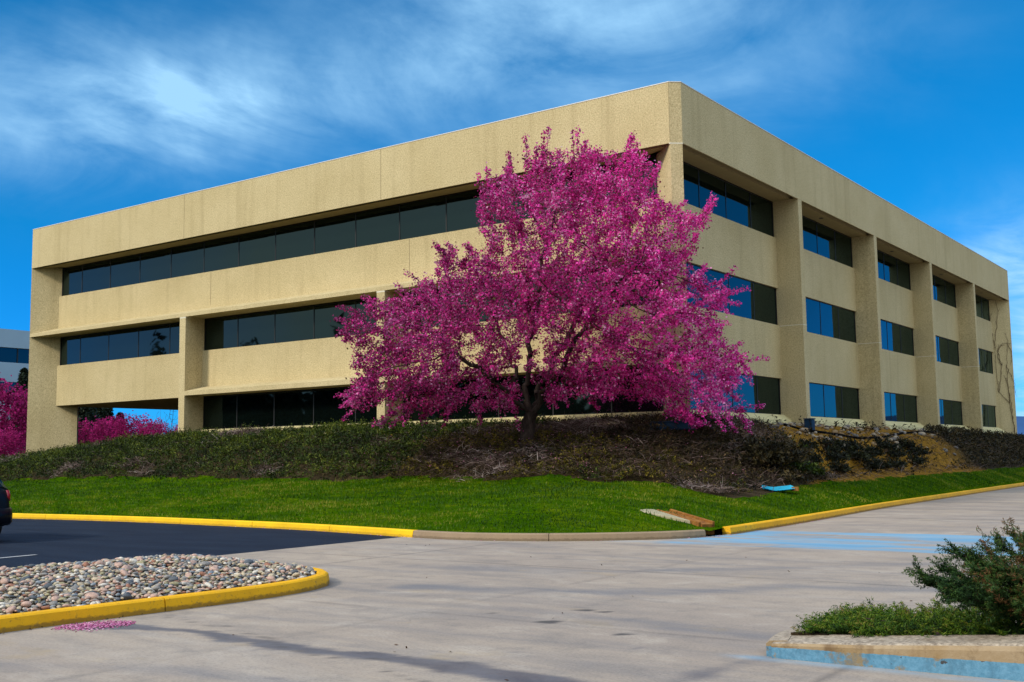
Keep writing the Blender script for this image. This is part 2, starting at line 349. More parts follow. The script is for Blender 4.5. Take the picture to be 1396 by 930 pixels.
sl = bpy.data.lights.new('sun', 'SUN'); so = bpy.data.objects.new('sun', sl); COL.objects.link(so)
sl.energy = 2.5; sl.angle = math.radians(9); sl.color = (1, .90, .74)
so.rotation_euler = to_sun.to_track_quat('Z', 'Y').to_euler(); so.location = (0, -60, 60)
S.view_settings.view_transform = 'Standard'; S.view_settings.look = 'None'; S.view_settings.exposure = 0.27; S.view_settings.gamma = 1.0
S.render.engine = 'CYCLES'; S.cycles.use_denoising = True; S.cycles.max_bounces = 6; S.cycles.diffuse_bounces = 3; S.cycles.glossy_bounces = 3
S.cycles.transparent_max_bounces = 4; S.cycles.caustics_reflective = False; S.cycles.caustics_refractive = False

# ------------------------------------------------------------------ terrain
L, R, D = -36.27, 47.19, 1.05
ZTOP, ZF = 13.389, 11.413
kerb_path = [(-75, -12.5), (-40, -12.45), (-22, -12.4), (-16, -12.3), (-13.4, -12.13), (-10, -12.06), (-6.85, -12.24), (-3.95, -12.5), (-1.2, -12.97), (.4, -13.3),
             (1.98, -13.42), (3.4, -13.0), (4.58, -12.24), (5.5, -11.25), (5.85, -10.2), (5.85, -8.26), (5.76, -5.49), (5.4, 1.1), (5.18, 9.95), (4.93, 23), (4.7, 40), (4.5, 80)]
def smooth_path(P, step=.35):
    P = np.array(P, float); out = []
    for i in range(len(P)-1):
        p0, p1, p2, p3 = P[max(i-1, 0)], P[i], P[i+1], P[min(i+2, len(P)-1)]
        n = max(1, int(np.linalg.norm(p2-p1)/step)); l = np.linalg.norm(p2-p1)
        m1 = (p2-p0)/max(np.linalg.norm(p2-p0), 1e-6)*l; m2 = (p3-p1)/max(np.linalg.norm(p3-p1), 1e-6)*l
        for k in range(n):
            s = k/n; out.append((2*s**3-3*s**2+1)*p1+(s**3-2*s**2+s)*m1+(-2*s**3+3*s**2)*p2+(s**3-s**2)*m2)
    out.append(P[-1]); return np.array(out)
KP = smooth_path(kerb_path)
def dist_path(x, y, P):
    d = np.full(np.shape(x), 1e9); sg = np.zeros(np.shape(x))
    for a, b in zip(P[:-1], P[1:]):
        ab = b-a; t = np.clip(((x-a[0])*ab[0]+(y-a[1])*ab[1])/(ab@ab), 0, 1)
        dx = x-a[0]-ab[0]*t; dy = y-a[1]-ab[1]*t; q = np.hypot(dx, dy); m = q < d
        d = np.where(m, q, d); sg = np.where(m, np.sign(ab[0]*dy-ab[1]*dx), sg)
    return d*np.where(sg == 0, 1, sg)
KPc = KP[::3]
def z_build(x, y):
    a = np.interp(x, [-70, -45, -36.3, -30, -24.4, -12, 0], [.9, 1.2, 1.55, 2.15, 2.62, 2.62, 2.62])
    b = np.interp(y, [0, 10, 30, 47, 60, 80], [0, .04, -.05, -.3, -.6, -1.1])
    return a+b
def height(x, y, detail=True):
    x = np.asarray(x, float); y = np.asarray(y, float)
    dk = np.maximum(dist_path(x, y, KPc), 0)
    dx = np.maximum(np.maximum(x, L-x), 0); dy = np.maximum(np.maximum(-y, y-R), 0)
    dx = np.where(x < L, (L-x)*.35, np.maximum(x, 0))
    db = np.hypot(dx, dy)
    r = np.clip(dk/(dk+db+1e-6), 0, 1)
    zb = z_build(x, y)
    lo = .105+(.95-.105)*np.clip(r/.5, 0, 1)**.92
    s = np.clip((r-.5)/.5, 0, 1); hi = .95+(zb-.95)*(1-(1-s)**2)
    z = np.where(r < .5, lo, hi)
    if detail: z = z+(fbm(x*.8, y*.8, 5)-.5)*.12*np.clip((dk-.5)/2, 0, 1)
    return z
def on_ground(px, py):
    d = ray(px, py); T = np.linspace(14, 120, 1400); P = CAM+d*T[:, None]
    below = P[:, 2] < height(P[:, 0], P[:, 1])
    ok = below & (dist_path(P[:, 0], P[:, 1], KPc) > 0)
    i = int(np.argmax(ok)) if ok.any() else len(T)-1
    return P[i]
# boundary between lawn and planted berm, read off the ground itself
edge_px = [(0, 657), (20, 655), (100, 653.5), (200, 652.5), (350, 654), (450, 655), (560, 653), (640, 655), (700, 656), (800, 658), (850, 656), (900, 660), (940, 669), (980, 678), (1008, 681), (1040, 674), (1060, 668), (1100, 660), (1150, 655), (1200, 652), (1250, 648), (1320, 642), (1396, 636)]
EDGE = [on_ground(*p) for p in edge_px]
BERM_POLY = [(-75, EDGE[0][1]-.3)]+[(p[0], p[1]) for p in EDGE]+[(EDGE[-1][0]-.2, 80), (-75, 80)]
def in_poly(x, y, poly):
    x = np.asarray(x, float); y = np.asarray(y, float); c = np.zeros(x.shape, bool); n = len(poly)
    for i in range(n):
        (x0, y0), (x1, y1) = poly[i], poly[(i+1) % n]
        if y0 == y1: continue
        c ^= ((y0 > y) != (y1 > y)) & (x < (x1-x0)*(y-y0)/(y1-y0)+x0)
    return c
def orange_mask(x, y):
    """bare orange soil between the shrubs on the side slope"""
    m = np.clip((y+.3)/2.5, 0, 1)*np.clip((25-y)/4, 0, 1)*np.clip((x+.6)/.8, 0, 1)
    return np.clip(m*1.25-np.clip(fbm(x*.9, y*.9, 31)-.6, 0, 1)*2.0, 0, 1)
def build_terrain():
    sp = .12
    xs = np.arange(-46, 6.3, sp); ys = np.arange(-13.8, 56, sp)
    X, Y = np.meshgrid(xs, ys); dk = dist_path(X, Y, KPc)
    Z = height(X, Y)
    inb = in_poly(X+(fbm(X*1.5, Y*1.5, 3)-.5)*.5, Y+(fbm(X*1.5, Y*1.5, 9)-.5)*.5, BERM_POLY)
    nx = len(xs); idx = np.arange(X.size).reshape(X.shape)
    def cells(sel):
        c = sel[:-1, :-1] & sel[1:, :-1] & sel[:-1, 1:] & sel[1:, 1:]
        return c
    inside = (X > L+13) & (X < -1.4) & (Y > 1.4) & (Y < R-1)
    far = (X < -40) & (Y < -13.5)
    ok = cells((dk > .015) & ~inside & ~far)
    b = inb[:-1, :-1] & ok; g = ~inb[:-1, :-1] & ok
    for nm, msk, mat in (('berm', b, m_berm), ('lawn', g, m_lawn)):
        F = np.stack([idx[:-1, :-1][msk], idx[:-1, 1:][msk], idx[1:, 1:][msk], idx[1:, :-1][msk]], 1)
        u, inv = np.unique(F, return_inverse=True)
        V = np.stack([X.ravel()[u], Y.ravel()[u], Z.ravel()[u]], 1)
        o = np_mesh(nm, V, inv.reshape(F.shape), mat, smooth=True, vattr={'orange': orange_mask(V[:, 0], V[:, 1])})
        tag(o, {'berm': 'sloping planted earth bank around the foot of the building', 'lawn': 'green lawn strip between the kerb and the planted bank'}[nm], {'berm': 'bank', 'lawn': 'lawn'}[nm], kind='structure')
build_terrain()

# wide ground to the horizon, hills
t_ = NT('far_ground_soil'); m_far = t_.done(t_.ramp(t_.noise(.02, 5), [(.35, (.06, .05, .025)), (.65, (.13, .10, .05))]), .95, None, .1)
o = MB().add([(-6000, -6000, -.12), (6000, -6000, -.12), (6000, 6000, -.12), (-6000, 6000, -.12)], [(0, 1, 2, 3)]).build('ground', m_far, fix=False)
tag(o, 'dry open ground stretching to the horizon', 'ground', kind='structure')
def hills(name, mat, a0, a1, dist, hmax, seed, label, n=120):
    V = []; F = []
    for i in range(n+1):
        a = a0+(a1-a0)*i/n; taper = math.sin(PI*i/n)**.4
        h = hmax*(.55+.6*float(fbm(np.array(i*.13), np.array(seed*3.1), seed, 4)))*taper
        for (dd, hh) in ((0, -2), (.12, h*.55), (.22, h), (.5, h*.4), (.8, -2)):
            q = dist*(1+dd); V.append((CAM[0]+math.sin(a)*q, CAM[1]+math.cos(a)*q, hh))
    for i in range(n):
        for k in range(4): F.append((i*5+k, (i+1)*5+k, (i+1)*5+k+1, i*5+k+1))
    o = np_mesh(name, V, F, mat, smooth=True); tag(o, label, 'hills', kind='structure')
m_hill = simple('blue_hill_scrub', (.035, .09, .22), .95, .05, 0, .25, .004)
m_ohill = simple('orange_earth', (.22, .085, .022), .95, .05, 0, .4, .3)
hills('hills', m_hill, -.50, .6, 2600, 120, 4, 'distant blue hills low on the horizon')
hills('hill', m_ohill, -.19, -.02, 140, 4.6, 8, 'low orange earth rise past the far end of the building', 40)

# ------------------------------------------------------------------ paved surfaces
def grid_sheet(name, x0, x1, y0, y1, sp, z, mat, keep, attrs, label, cat):
    xs = np.arange(x0, x1+1e-6, sp); ys = np.arange(y0, y1+1e-6, sp); X, Y = np.meshgrid(xs, ys); idx = np.arange(X.size).reshape(X.shape)
    k = keep(X, Y); k = k[:-1, :-1] & k[1:, :-1] & k[:-1, 1:] & k[1:, 1:]
    F = np.stack([idx[:-1, :-1][k], idx[:-1, 1:][k], idx[1:, 1:][k], idx[1:, :-1][k]], 1); u, inv = np.unique(F, return_inverse=True)
    x, y = X.ravel()[u], Y.ravel()[u]
    o = np_mesh(name, np.stack([x, y, np.full(len(u), z)], 1), inv.reshape(F.shape), mat, vattr={a: fn(x, y) for a, fn in attrs.items()})
    return tag(o, label, cat, kind='structure')
stain_px = [(120, 858), (180, 853), (260, 860), (330, 873), (420, 886), (500, 893), (570, 902), (650, 913), (720, 925), (800, 940)]
stain_w = [.05, .14, .11, .13, .14, .13, .16, .18, .2, .2]
SP = np.array([on_plane(a, b, 2, 0)[:2] for a, b in stain_px])
stain2 = np.array([on_plane(a, b, 2, 0)[:2] for a, b in [(880, 940), (940, 925), (1000, 905), (1045, 897)]])
def stain(x, y):
    d = np.abs(dist_path(x, y, SP)); j = np.argmin(np.hypot(x[:, None]-SP[:, 0], y[:, None]-SP[:, 1]), 1)
    w = np.array(stain_w)[j]; e = (fbm(x*3, y*3, 41, 4)-.5)*.35
    m = np.clip((1.15-(d+e*.8)/w)*2.2, 0, 1)*.72
    d2 = np.abs(dist_path(x, y, stain2)); m2 = np.clip(1.0-(d2+e*1.2)/.16, 0, 1)*.5
    ik = np.abs(dist_path(x, y, ISL)); m3 = np.clip(1-(ik+e*.5)/.09, 0, 1)*.5
    sp = np.clip((fbm(x*5.5, y*5.5, 47, 2)-.90)*14, 0, 1)*.5      # oil drips
    return np.maximum(np.maximum(np.maximum(m, m2), m3), sp)
def joint(x, y):
    a = np.abs(((x-2.9+2.4) % 4.8)-2.4); b = np.abs(((y+26.2+2.3) % 4.6)-2.3)
    w = .035
    m = np.maximum(np.clip(1.3-a/w, 0, 1), np.clip(1.3-b/w, 0, 1))*.5*np.clip(fbm(x*1.2, y*1.2, 61)*2-.1, 0, 1)
    # one wandering crack
    c = np.abs(y+24.0+.22*(x-9)+(fbm(x*1.4, y*0+.5, 71, 4)-.5)*.9); m = np.maximum(m, np.clip(1-c/.03, 0, 1)*.8)
    # broken holes in the slab
    for (px, py, ra, rb) in ((746, 848, .12, .026), (850, 865, .08, .014), (800, 832, .07, .018), (828, 834, .10, .014), (785, 831, .05, .012), (668, 836, .05, .010)):
        q = on_plane(px, py, 2, 0); dx, dy = x-q[0], y-q[1]; u = dx*RT[0]+dy*RT[1]; v = -dx*RT[1]+dy*RT[0]
        m = np.maximum(m, (np.hypot(u/ra, v/(rb*4))+(fbm(x*9, y*9, 81)-.5)*.8 < 1)*1.0)
    return m
BANDS = [([(560, 800), (760, 806), (900, 808), (1100, 800), (1290, 806)], .35, .8), ([(480, 818), (700, 830), (860, 846), (1040, 868)], .22, .55), ([(560, 772), (800, 780), (1000, 776), (1300, 768)], .3, .5), ([(0, 905), (200, 912), (400, 930)], .2, .35)]
BANDS = [(np.array([on_plane(a, b, 2, 0)[:2] for a, b in P]), w, k) for P, w, k in BANDS]
def band_(x, y):
    m = 0*x
    for P, w, k in BANDS:
        d = np.abs(dist_path(x, y, P)); e = (fbm(x*1.6, y*1.6, 141, 4)-.5)*1.1; m = np.maximum(m, np.clip(1.15-(d/w+e), 0, 1)*k)
    return m
def blue(x, y):
    j = (fbm(x*2.2, y*2.2, 51, 3)-.5)*.35
    m = np.clip((y-(-12.45+j*.4))/.12, 0, 1)*np.clip((-8.55+j*.6+.1*(x-6)-y)/.12, 0, 1)*np.clip((x-5.2)/.5, 0, 1)
    m = m*np.clip(1.25-np.clip(fbm(x*.7, y*2.8, 55, 5)-.38, 0, 1)*3.4, 0.05, 1)
    line = np.clip(1-np.abs(y+10.75+.03*(x-8))/.10, 0, 1)*.8
    m2 = np.clip(.8-np.abs(y+12.3)/.5-(fbm(x*3, y*3, 59)-.4), 0, 1)*np.clip((x-4.2)/1, 0, 1)*np.clip((9-x)/3, 0, 1)*.6
    m3 = np.clip(1-np.abs(y+22.32+j*.3)/.12, 0, 1)*np.clip((x-11.4)/.3, 0, 1)*.7*np.clip(fbm(x*4, y*4, 57)*2-.3, 0, 1)
    return np.maximum(np.maximum(np.clip(m-line, 0, 1), m2), m3)*.92
# island outline (outer kerb face), a rounded peninsula of river rock
def rounded(cx0, cx1, ytop, ybot, r0, r1):
    P = [(cx1, ybot)]
    for k in range(9):
        a = k/8*PI/2; P.append((cx1-r1+r1*math.cos(a), ytop-r1+r1*math.sin(a)))
    for k in range(9):
        a = PI/2+k/8*PI/2; P.append((cx0+r0+r0*math.cos(a), ytop-r0+r0*math.sin(a)))
    P.append((cx0, ybot)); return np.array(P)
ISL = smooth_path([(5.00, -32), (5.10, -27), (5.16, -24.5), (5.30, -22.9), (5.38, -21.8), (5.34, -21.1), (5.10, -20.4), (4.55, -19.9), (3.8, -19.72), (2.9, -19.75), (2.2, -20.1), (1.75, -20.8), (1.5, -22), (1.2, -25), (.9, -32)], .25)
grid_sheet('driveway', .1, 17, -31, -7.4, .07, 0.0, m_drive, lambda X, Y: (dist_path(X, Y, KPc) < .12), {'stain': stain, 'joint': joint, 'blue': blue, 'band': band_}, 'stained grey concrete driveway sweeping past the lawn', 'driveway')
zero = lambda x, y: x*0
j2 = lambda x, y: np.clip(1-np.abs(((y+26.2+2.3) % 4.6)-2.3)/.05, 0, 1)*.6
grid_sheet('driveway', 4.2, 40, -7.4, 85, .2, 0.0, m_drive, lambda X, Y: (dist_path(X, Y, KPc) < .2), {'stain': zero, 'joint': j2, 'blue': zero}, 'grey concrete driveway running up beside the bank to the right', 'driveway')
grid_sheet('driveway', 17, 40, -60, -7.4, 1.0, 0.0, m_drive, lambda X, Y: X > 0, {'stain': zero, 'joint': zero, 'blue': zero}, 'plain concrete apron east of the planter', 'driveway')
grid_sheet('driveway', .1, 17, -60, -31, 1.0, 0.0, m_drive, lambda X, Y: X > 0, {'stain': zero, 'joint': zero, 'blue': zero}, 'plain concrete apron behind the rock island', 'driveway')
o = MB().add([(-75, -60, -.002), (.1, -60, -.002), (.1, -11.8, -.002), (-75, -11.8, -.002)], [(0, 1, 2, 3)]).build('road', m_asph, fix=False)
tag(o, 'dark blue black asphalt lot left of the concrete', 'road', kind='structure')
m_white = kerb_paint('white_line_paint', (.62, .62, .64), (.12, .12, .14), .6, .3)
o = MB().add([(-2.72, -24.2, .004), (-2.61, -24.2, .004), (-3.02, -19.45, .004), (-3.13, -19.45, .004)], [(0, 1, 2, 3)]).build('stall_line', m_white, fix=False)
tag(o, 'thin white parking line painted on the dark asphalt', 'road marking', kind='structure')

# kerbs: a rounded profile swept along a path, built in cast lengths with open joints
_T = unit(np.gradient(ISL, axis=0)); ISL_IN = ISL+np.stack([-_T[:, 1], _T[:, 0]], 1)*.10
def sweep(mb, P, prof, closed_ends=True):
    P = np.asarray(P, float); n = len(P); T = np.gradient(P, axis=0); T = unit(T); Nn = np.stack([-T[:, 1], T[:, 0]], 1); k = len(prof); V = []; F = []
    for i in range(n):
        for (u, z) in prof: V.append((P[i, 0]+Nn[i, 0]*u, P[i, 1]+Nn[i, 1]*u, z))
    for i in range(n-1):
        for j in range(k): F.append((i*k+j, i*k+(j+1) % k, (i+1)*k+(j+1) % k, (i+1)*k+j))
    F.append(tuple(range(k))[::-1]); F.append(tuple((n-1)*k+j for j in range(k)))
    mb.add(V, F)
def kerb(name, P, h, w, mat, label, seg=3.0, gap=.014, batter=.02, cat='kerb'):
    """u positive is to the left of travel, the inner (planted) side"""
    P = smooth_path(P, .25) if len(P) < 60 else P
    prof = [(0, -.05), (.004, h*.35), (batter*.8, h*.86), (batter+.018, h*.97), (batter+.04, h), (w-.02, h), (w, h-.015), (w, -.05)]
    s = np.concatenate([[0], np.cumsum(np.linalg.norm(np.diff(P, axis=0), axis=1))]); mb = MB(); n = max(1, round(s[-1]/seg))
    for i in range(n):
        a, b = s[-1]*i/n+gap/2, s[-1]*(i+1)/n-gap/2
        q = np.unique(np.concatenate([[a], s[(s > a+.05) & (s < b-.05)], [b]]))
        sweep(mb, np.stack([np.interp(q, s, P[:, 0]), np.interp(q, s, P[:, 1])], 1), prof)
    o = mb.build(name, mat); return tag(o, label, cat, kind='structure')
def sub(P, x0=None, x1=None, i0=None, i1=None):
    return P[i0:i1]
KP2 = smooth_path(kerb_path, .25); iA = int(np.argmin(np.hypot(KP2[:, 0]-.4, KP2[:, 1]+13.3))); iB = int(np.argmin(np.hypot(KP2[:, 0]-5.74, KP2[:, 1]+10.75))); iC = int(np.argmin(np.hypot(KP2[:, 0]-5.86, KP2[:, 1]+10.05)))
kerb('kerb', KP2[:iA+1], .145, .19, m_yel2, 'bright yellow painted kerb between the asphalt and the lawn')
kerb('kerb', KP2[iA:iB+1], .145, .17, m_kerbc, 'bare brown concrete kerb curving round the tip of the lawn')
kerb('kerb', KP2[iC:], .155, .19, m_yel, 'yellow kerb climbing along the right edge of the lawn')
kerb('kerb', ISL, .15, .16, m_yel, 'thick yellow kerb wrapped round the bed of river rocks', 2.9)
# planter corner bottom right: kerb top ramps up along the face
def planter():
    P = [(11.86, -22.26), (20, -22.05), (20, -19.2), (12.9, -20.2), (11.78, -21.3)]
    n = len(P); ztop = [.125, .62, .62, .17, .125]
    # front edge ramps from a low nose to full height
    xs = [11.86, 12.1, 12.6, 13.2, 13.8, 20]; hz = [.115, .135, .165, .215, .262, .27]
    mb = MB(); V = []; F = []
    prof = lambda h: [(0, -.05), (.0, h*.8), (.012, h*.94), (.04, h), (.40, h+.01), (.40, -.05)]
    for x, h in zip(xs, hz):
        for (u, z) in prof(h): V.append((x, -22.26+.025*(x-11.86)+u, z))
    k = 6
    for i in range(len(xs)-1):
        for j in range(k): F.append((i*k+j, i*k+(j+1) % k, (i+1)*k+(j+1) % k, (i+1)*k+j))
    F.append(tuple(range(k))[::-1]); F.append(tuple((len(xs)-1)*k+j for j in range(k))); mb.add(V, F)
    o = mb.build('kerb', m_planter, bevel=0); tag(o, 'low concrete planter kerb with peeling blue paint on its face', 'kerb', kind='structure')
    sb = MB(); Q = smooth_path([(11.80, -22.22), (11.70, -21.75), (11.85, -21.25), (12.4, -20.7), (13.5, -20.3), (16, -20), (20, -19.6)], .2)
    sweep(sb, Q[::-1], [(0, -.05), (0, .10), (.03, .125), (.17, .13), (.17, -.05)])
    o = sb.build('kerb', m_planter); tag(o, 'low rounded back kerb of the juniper planter', 'kerb', kind='structure')
    so_ = MB().prism([(11.88, -21.9), (20, -21.62), (20, -19.6), (13.5, -20.35), (12.3, -20.9)], -.04, .15).build('planter_soil', m_psoil)
    tag(so_, 'dark soil filling the juniper planter', 'soil', kind='structure')
m_psoil = soil('planter_soil', [(.3, (.02, .014, .008)), (.7, (.06, .04, .02))])
planter()
o = MB().prism([tuple(p) for p in ISL_IN[::2]], -.04, .10).build('island_soil', m_psoil); tag(o, 'soil under the river rocks inside the yellow kerb', 'soil', kind='structure')

# ------------------------------------------------------------------ the office building
CH = .26
def building():
    B = empty('office_building', (0, 0, 2.6)); B['label'] = 'three storey tan concrete office building with dark ribbon windows and deep fins'; B['category'] = 'building'
    P = lambda mb, name, mat, par=None, **k: keep(mb.build(name, mat, None, **k), par or B)
    def keep(o, par):
        o.parent = par; o.matrix_parent_inverse = Matrix.Translation((0, 0, -2.6)) if par is B else Matrix.Identity(4)
        return o
    X0, Y1 = L-CH, R+CH
    def ring(off):
        return [(-.30-off*.41, off), (0-off, .26+off*.41), (0-off, R-off*.41), (-CH-off*.41, Y1-off), (L+off*.41, Y1-off), (X0+off, R-off*.41), (X0+off, CH+off*.41), (L+off*.41, off)]
    def band(mb, o0, o1, z0, z1):
        a, b = ring(o0), ring(o1); n = 8
        mb.add([(*p, z0) for p in a]+[(*p, z0) for p in b]+[(*p, z1) for p in a]+[(*p, z1) for p in b],
               sum([[(i, (i+1) % n, 2*n+(i+1) % n, 2*n+i), (n+i, 3*n+i, 3*n+(i+1) % n, n+(i+1) % n), (i, n+i, n+(i+1) % n, (i+1) % n), (2*n+i, 2*n+(i+1) % n, 3*n+(i+1) % n, 3*n+i)] for i in range(n)], []))
        return mb
    P(band(MB(), 0, .05, ZF, ZTOP), 'fascia', m_agg)
    cp = P(band(MB(), -.012, .35, ZTOP+.003, ZTOP+.03), 'roof_coping', m_coping)
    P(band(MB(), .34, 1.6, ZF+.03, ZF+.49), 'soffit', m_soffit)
    P(band(MB(), .053, .34, ZF+.5, ZF+.6), 'soffit_groove', m_black)  # groove top coloured black to deepen the shadow line under the fascia
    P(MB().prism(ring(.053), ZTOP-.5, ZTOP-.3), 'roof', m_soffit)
    # soffit downlights seen under the right-hand eaves
    for y in (14.2, 24.0, 33.0, 42.3):
        mb = MB(); c = [(-.62+.09*math.cos(a*PI/5), y+.09*math.sin(a*PI/5)) for a in range(10)]; mb.prism(c, ZF+.015, ZF+.027); P(mb, 'downlight', m_black)
    # panel joints in the front fascia and top spandrel
    mb = MB()
    for x in (-12.6, -24.3): P(MB().box(x-.008, x+.008, -.003, .02, ZF+.02, ZTOP-.02), 'panel_joint', m_sealant)
    P(MB().box(-.312, -.303, -.003, .02, ZF+.01, ZTOP), 'panel_joint', m_sealant)
    P(MB().prism([(-.303, -.004), (.004, .262), (.004, .29), (-.34, -.004)], ZF-.03, ZF+.012), 'corner_joint', m_joint)
    # end fins (diagonal)
    def fin(poly, z0, name='corner_fin'): P(MB().prism(poly, z0, ZF+.03), name, m_agg)
    fin([(-.30, .004), (-.004, .26), (-1.36, 1.62), (-1.96, 1.66)], 1.8)
    fin([(L, .004), (L+1.68, 1.68), (L+1.3, 2.0), (X0+.004, CH)], 0.6)
    fin([(-.004, R), (-1.68, R-1.68), (-2.0, R-1.3), (-CH, Y1-.004)], 1.2)
    fin([(X0+.004, R), (X0+1.6, R-1.7), (L+1.7, R-1.3), (L, Y1-.004)], 0.4)
    # front columns carry the ledge of the top spandrel
    for xc in (-12.62, -24.28):
        P(MB().box(xc-.2, xc+.2, .004, 1.2, 1.5, 7.92), 'column', m_agg)
        P(MB().box(xc-.203, xc+.203, .0, .3, 7.86, 7.915), 'column_joint', m_joint)
    # right fins
    for yc in (10.19, 19.41, 28.53, 37.74):
        P(MB().box(-1.2, -.004, yc-.19, yc+.19, 1.6, ZF+.03), 'fin', m_agg)
        P(MB().box(-1.02, .0, yc-.193, yc+.193, 6.50, 6.525), 'fin_joint', m_joint)
    # horizontal members, front
    xl, xr = L+.96, -1.24
    def ledged(x0, x1, zt, zb, lip, rise, name):
        pr = [(.95, zt), (.95, zb+lip+rise), (0.0, zb+lip), (0.0, zb), (1.3, zb), (1.3, zt)]
        return P(MB().extrude(pr, 'x', x0, x1), name, m_agg)
    def sp_diag(mb, x0, x1, y0, y1, z0, z1, dl, dr):   # ends cut along the diagonal fins
        return mb.prism([(x0, y0), (x1, y0), (x1-(y1-y0 if dr else 0), y1), (x0+(y1-y0 if dl else 0), y1)], z0, z1)
    # top spandrel: vertical face + sloped ledge running between the corner fins
    P(sp_diag(MB(), L+.97, -1.26, .95, 1.3, 8.25, 9.99, True, True), 'spandrel', m_agg)
    zb, lip = 7.92, .16
    mb = MB(); n = 4
    a = [(L+.02, 0.0), (-.32, 0.0), (-1.27, .95), (L+.97, .95)]
    mb.add([(*p, zb) for p in a]+[(*a[0], zb+lip), (*a[1], zb+lip), (*a[2], zb+.45), (*a[3], zb+.45)], [(3, 2, 1, 0), (4, 5, 6, 7), (0, 1, 5, 4), (1, 2, 6, 5), (2, 3, 7, 6), (3, 0, 4, 7)])
    P(mb, 'ledge', m_agg)
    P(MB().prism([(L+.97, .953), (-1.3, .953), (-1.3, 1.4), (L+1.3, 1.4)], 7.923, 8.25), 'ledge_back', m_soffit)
    for x in (-23.6, -12.0): P(MB().box(x-.008, x+.008, .946, .97, 8.5, 9.97), 'panel_joint', m_sealant)
    # second spandrel: two bays with ledges, and the open end bay
    for (x0, x1, dr) in ((-24.08, -12.82, 0), (-12.42, -.32, 1)):
        xe = x1-(.95 if dr else 0)
        P(MB().prism([(x0, .95), (xe+(.0 if dr else 0), .95), (xe-(.35 if dr else 0), 1.3), (x0, 1.3)], 4.75, 6.49), 'spandrel', m_agg)
        zb = 4.47; a = [(x0, .003), (x1, .003), (xe, .947), (x0, .947)]
        mb = MB(); mb.add([(*p, zb) for p in a]+[(*a[0], zb+.19), (*a[1], zb+.19), (*a[2], zb+.42), (*a[3], zb+.42)], [(3, 2, 1, 0), (4, 5, 6, 7), (0, 1, 5, 4), (1, 2, 6, 5), (2, 3, 7, 6), (3, 0, 4, 7)])
        P(mb, 'ledge', m_agg)
    P(sp_diag(MB(), L+.97, -24.48, .95, 1.3, 4.48, 6.49, True, False), 'spandrel', m_agg)
    P(MB().box(X0+.9, -24.5, 1.303, 12, 4.482, 4.8), 'passage_soffit', m_soffit)
    # plinths below the ground floor glass
    P(MB().extrude([(.80, 3.0), (.62, 2.93), (.62, 1.8), (1.3, 1.8), (1.3, 3.0)], 'x', -24.08, -12.82), 'plinth', m_plinth)
    P(MB().extrude([(.80, 3.0), (.62, 2.93), (.62, 1.8), (1.3, 1.8), (1.3, 3.0)], 'x', -12.42, -1.2), 'plinth', m_plinth)
    ys = [.7, 10.0, 10.38, 19.22, 19.60, 28.34, 28.72, 37.55, 37.93, R-.5]
    for i in range(5):
        P(MB().extrude([(-.92, 3.08), (-.62, 2.86), (-.45, 2.3), (-.45, 1.5), (-1.3, 1.5), (-1.3, 3.08)], 'y', ys[2*i]+(.25 if i == 0 else 0), ys[2*i+1]-(.3 if i == 4 else 0)), 'plinth', m_plinth)
        y0 = ys[2*i]+(.58 if i == 0 else 0); y1 = ys[2*i+1]-(.46 if i == 4 else 0)
        for (z0, z1) in ((8.0, 9.99), (4.48, 6.54)):
            P(MB().prism([(-.95, y0), (-.95, y1), (-1.3, y1-(.35 if i == 4 else 0)), (-1.3, y0+(.35 if i == 0 else 0))], z0, z1), 'spandrel', m_agg)
    # windows: frame with its pane
    def window(axis, a0, a1, z0, z1, mull):
        f = MB(); g = MB(); fw = .05
        def bar(b0, b1, c0, c1, d0, d1):
            (f.box(b0, b1, d0, d1, c0, c1) if axis == 'x' else f.box(-d1, -d0, b0, b1, c0, c1))
        for (b0, b1, c0, c1) in ((a0, a1, z0, z0+fw), (a0, a1, z1-fw, z1), (a0, a0+fw, z0+fw, z1-fw), (a1-fw, a1, z0+fw, z1-fw)): bar(b0, b1, c0, c1, D-.025, D+.05)
        for m in mull: bar(m-.022, m+.022, z0+fw, z1-fw, D-.012, D+.04)
        ed = [a0+fw]+list(mull)+[a1-fw]
        for p, q in zip(ed[:-1], ed[1:]):                  # every pane very slightly out of plane, as glass is
            t1, t2 = random.uniform(-.004, .004), random.uniform(-.004, .004)
            if axis == 'x': g.add([(p, D+t1, z0+fw), (q, D+t2, z0+fw), (q, D+t1, z1-fw), (p, D+t2, z1-fw)], [(0, 1, 2, 3)])
            else: g.add([(-D+t1, p, z0+fw), (-D+t2, q, z0+fw), (-D+t1, q, z1-fw), (-D+t2, p, z1-fw)], [(0, 1, 2, 3)])
        fo = P(f, 'window', m_black); keep(g.build('pane', m_glass, fix=False), fo)
    mx = [-35.46+2.325*k for k in range(16)]
    ml = [m for m in [-12.58+2.325*k for k in range(-10, 6)]]
    window('x', L+1.06, -1.37, 9.96, ZF+.028, [m for m in ml if L+1.4 < m < -1.7])
    for (x0, x1) in ((L+1.06, -24.48), (-24.08, -12.82), (-12.42, -1.37)):
        window('x', x0, x1, 6.46, 7.918, [m for m in ml if x0+.3 < m < x1-.3])
    for (x0, x1) in ((-24.08, -12.82), (-12.42, -1.37)):
        window('x', x0, x1, 2.98, 4.468, [m for m in ml if x0+.3 < m < x1-.3])
    for i in range(5):
        y0 = ys[2*i]+(.64 if i == 0 else 0); y1 = ys[2*i+1]-(.57 if i == 4 else 0)
        mm = [y0+(y1-y0)*k/4 for k in (1, 2, 3)]
        window('y', y0, y1, 9.97, ZF+.028, mm); window('y', y0, y1, 6.52, 8.02, mm); window('y', y0, y1, 3.06, 4.50, mm)
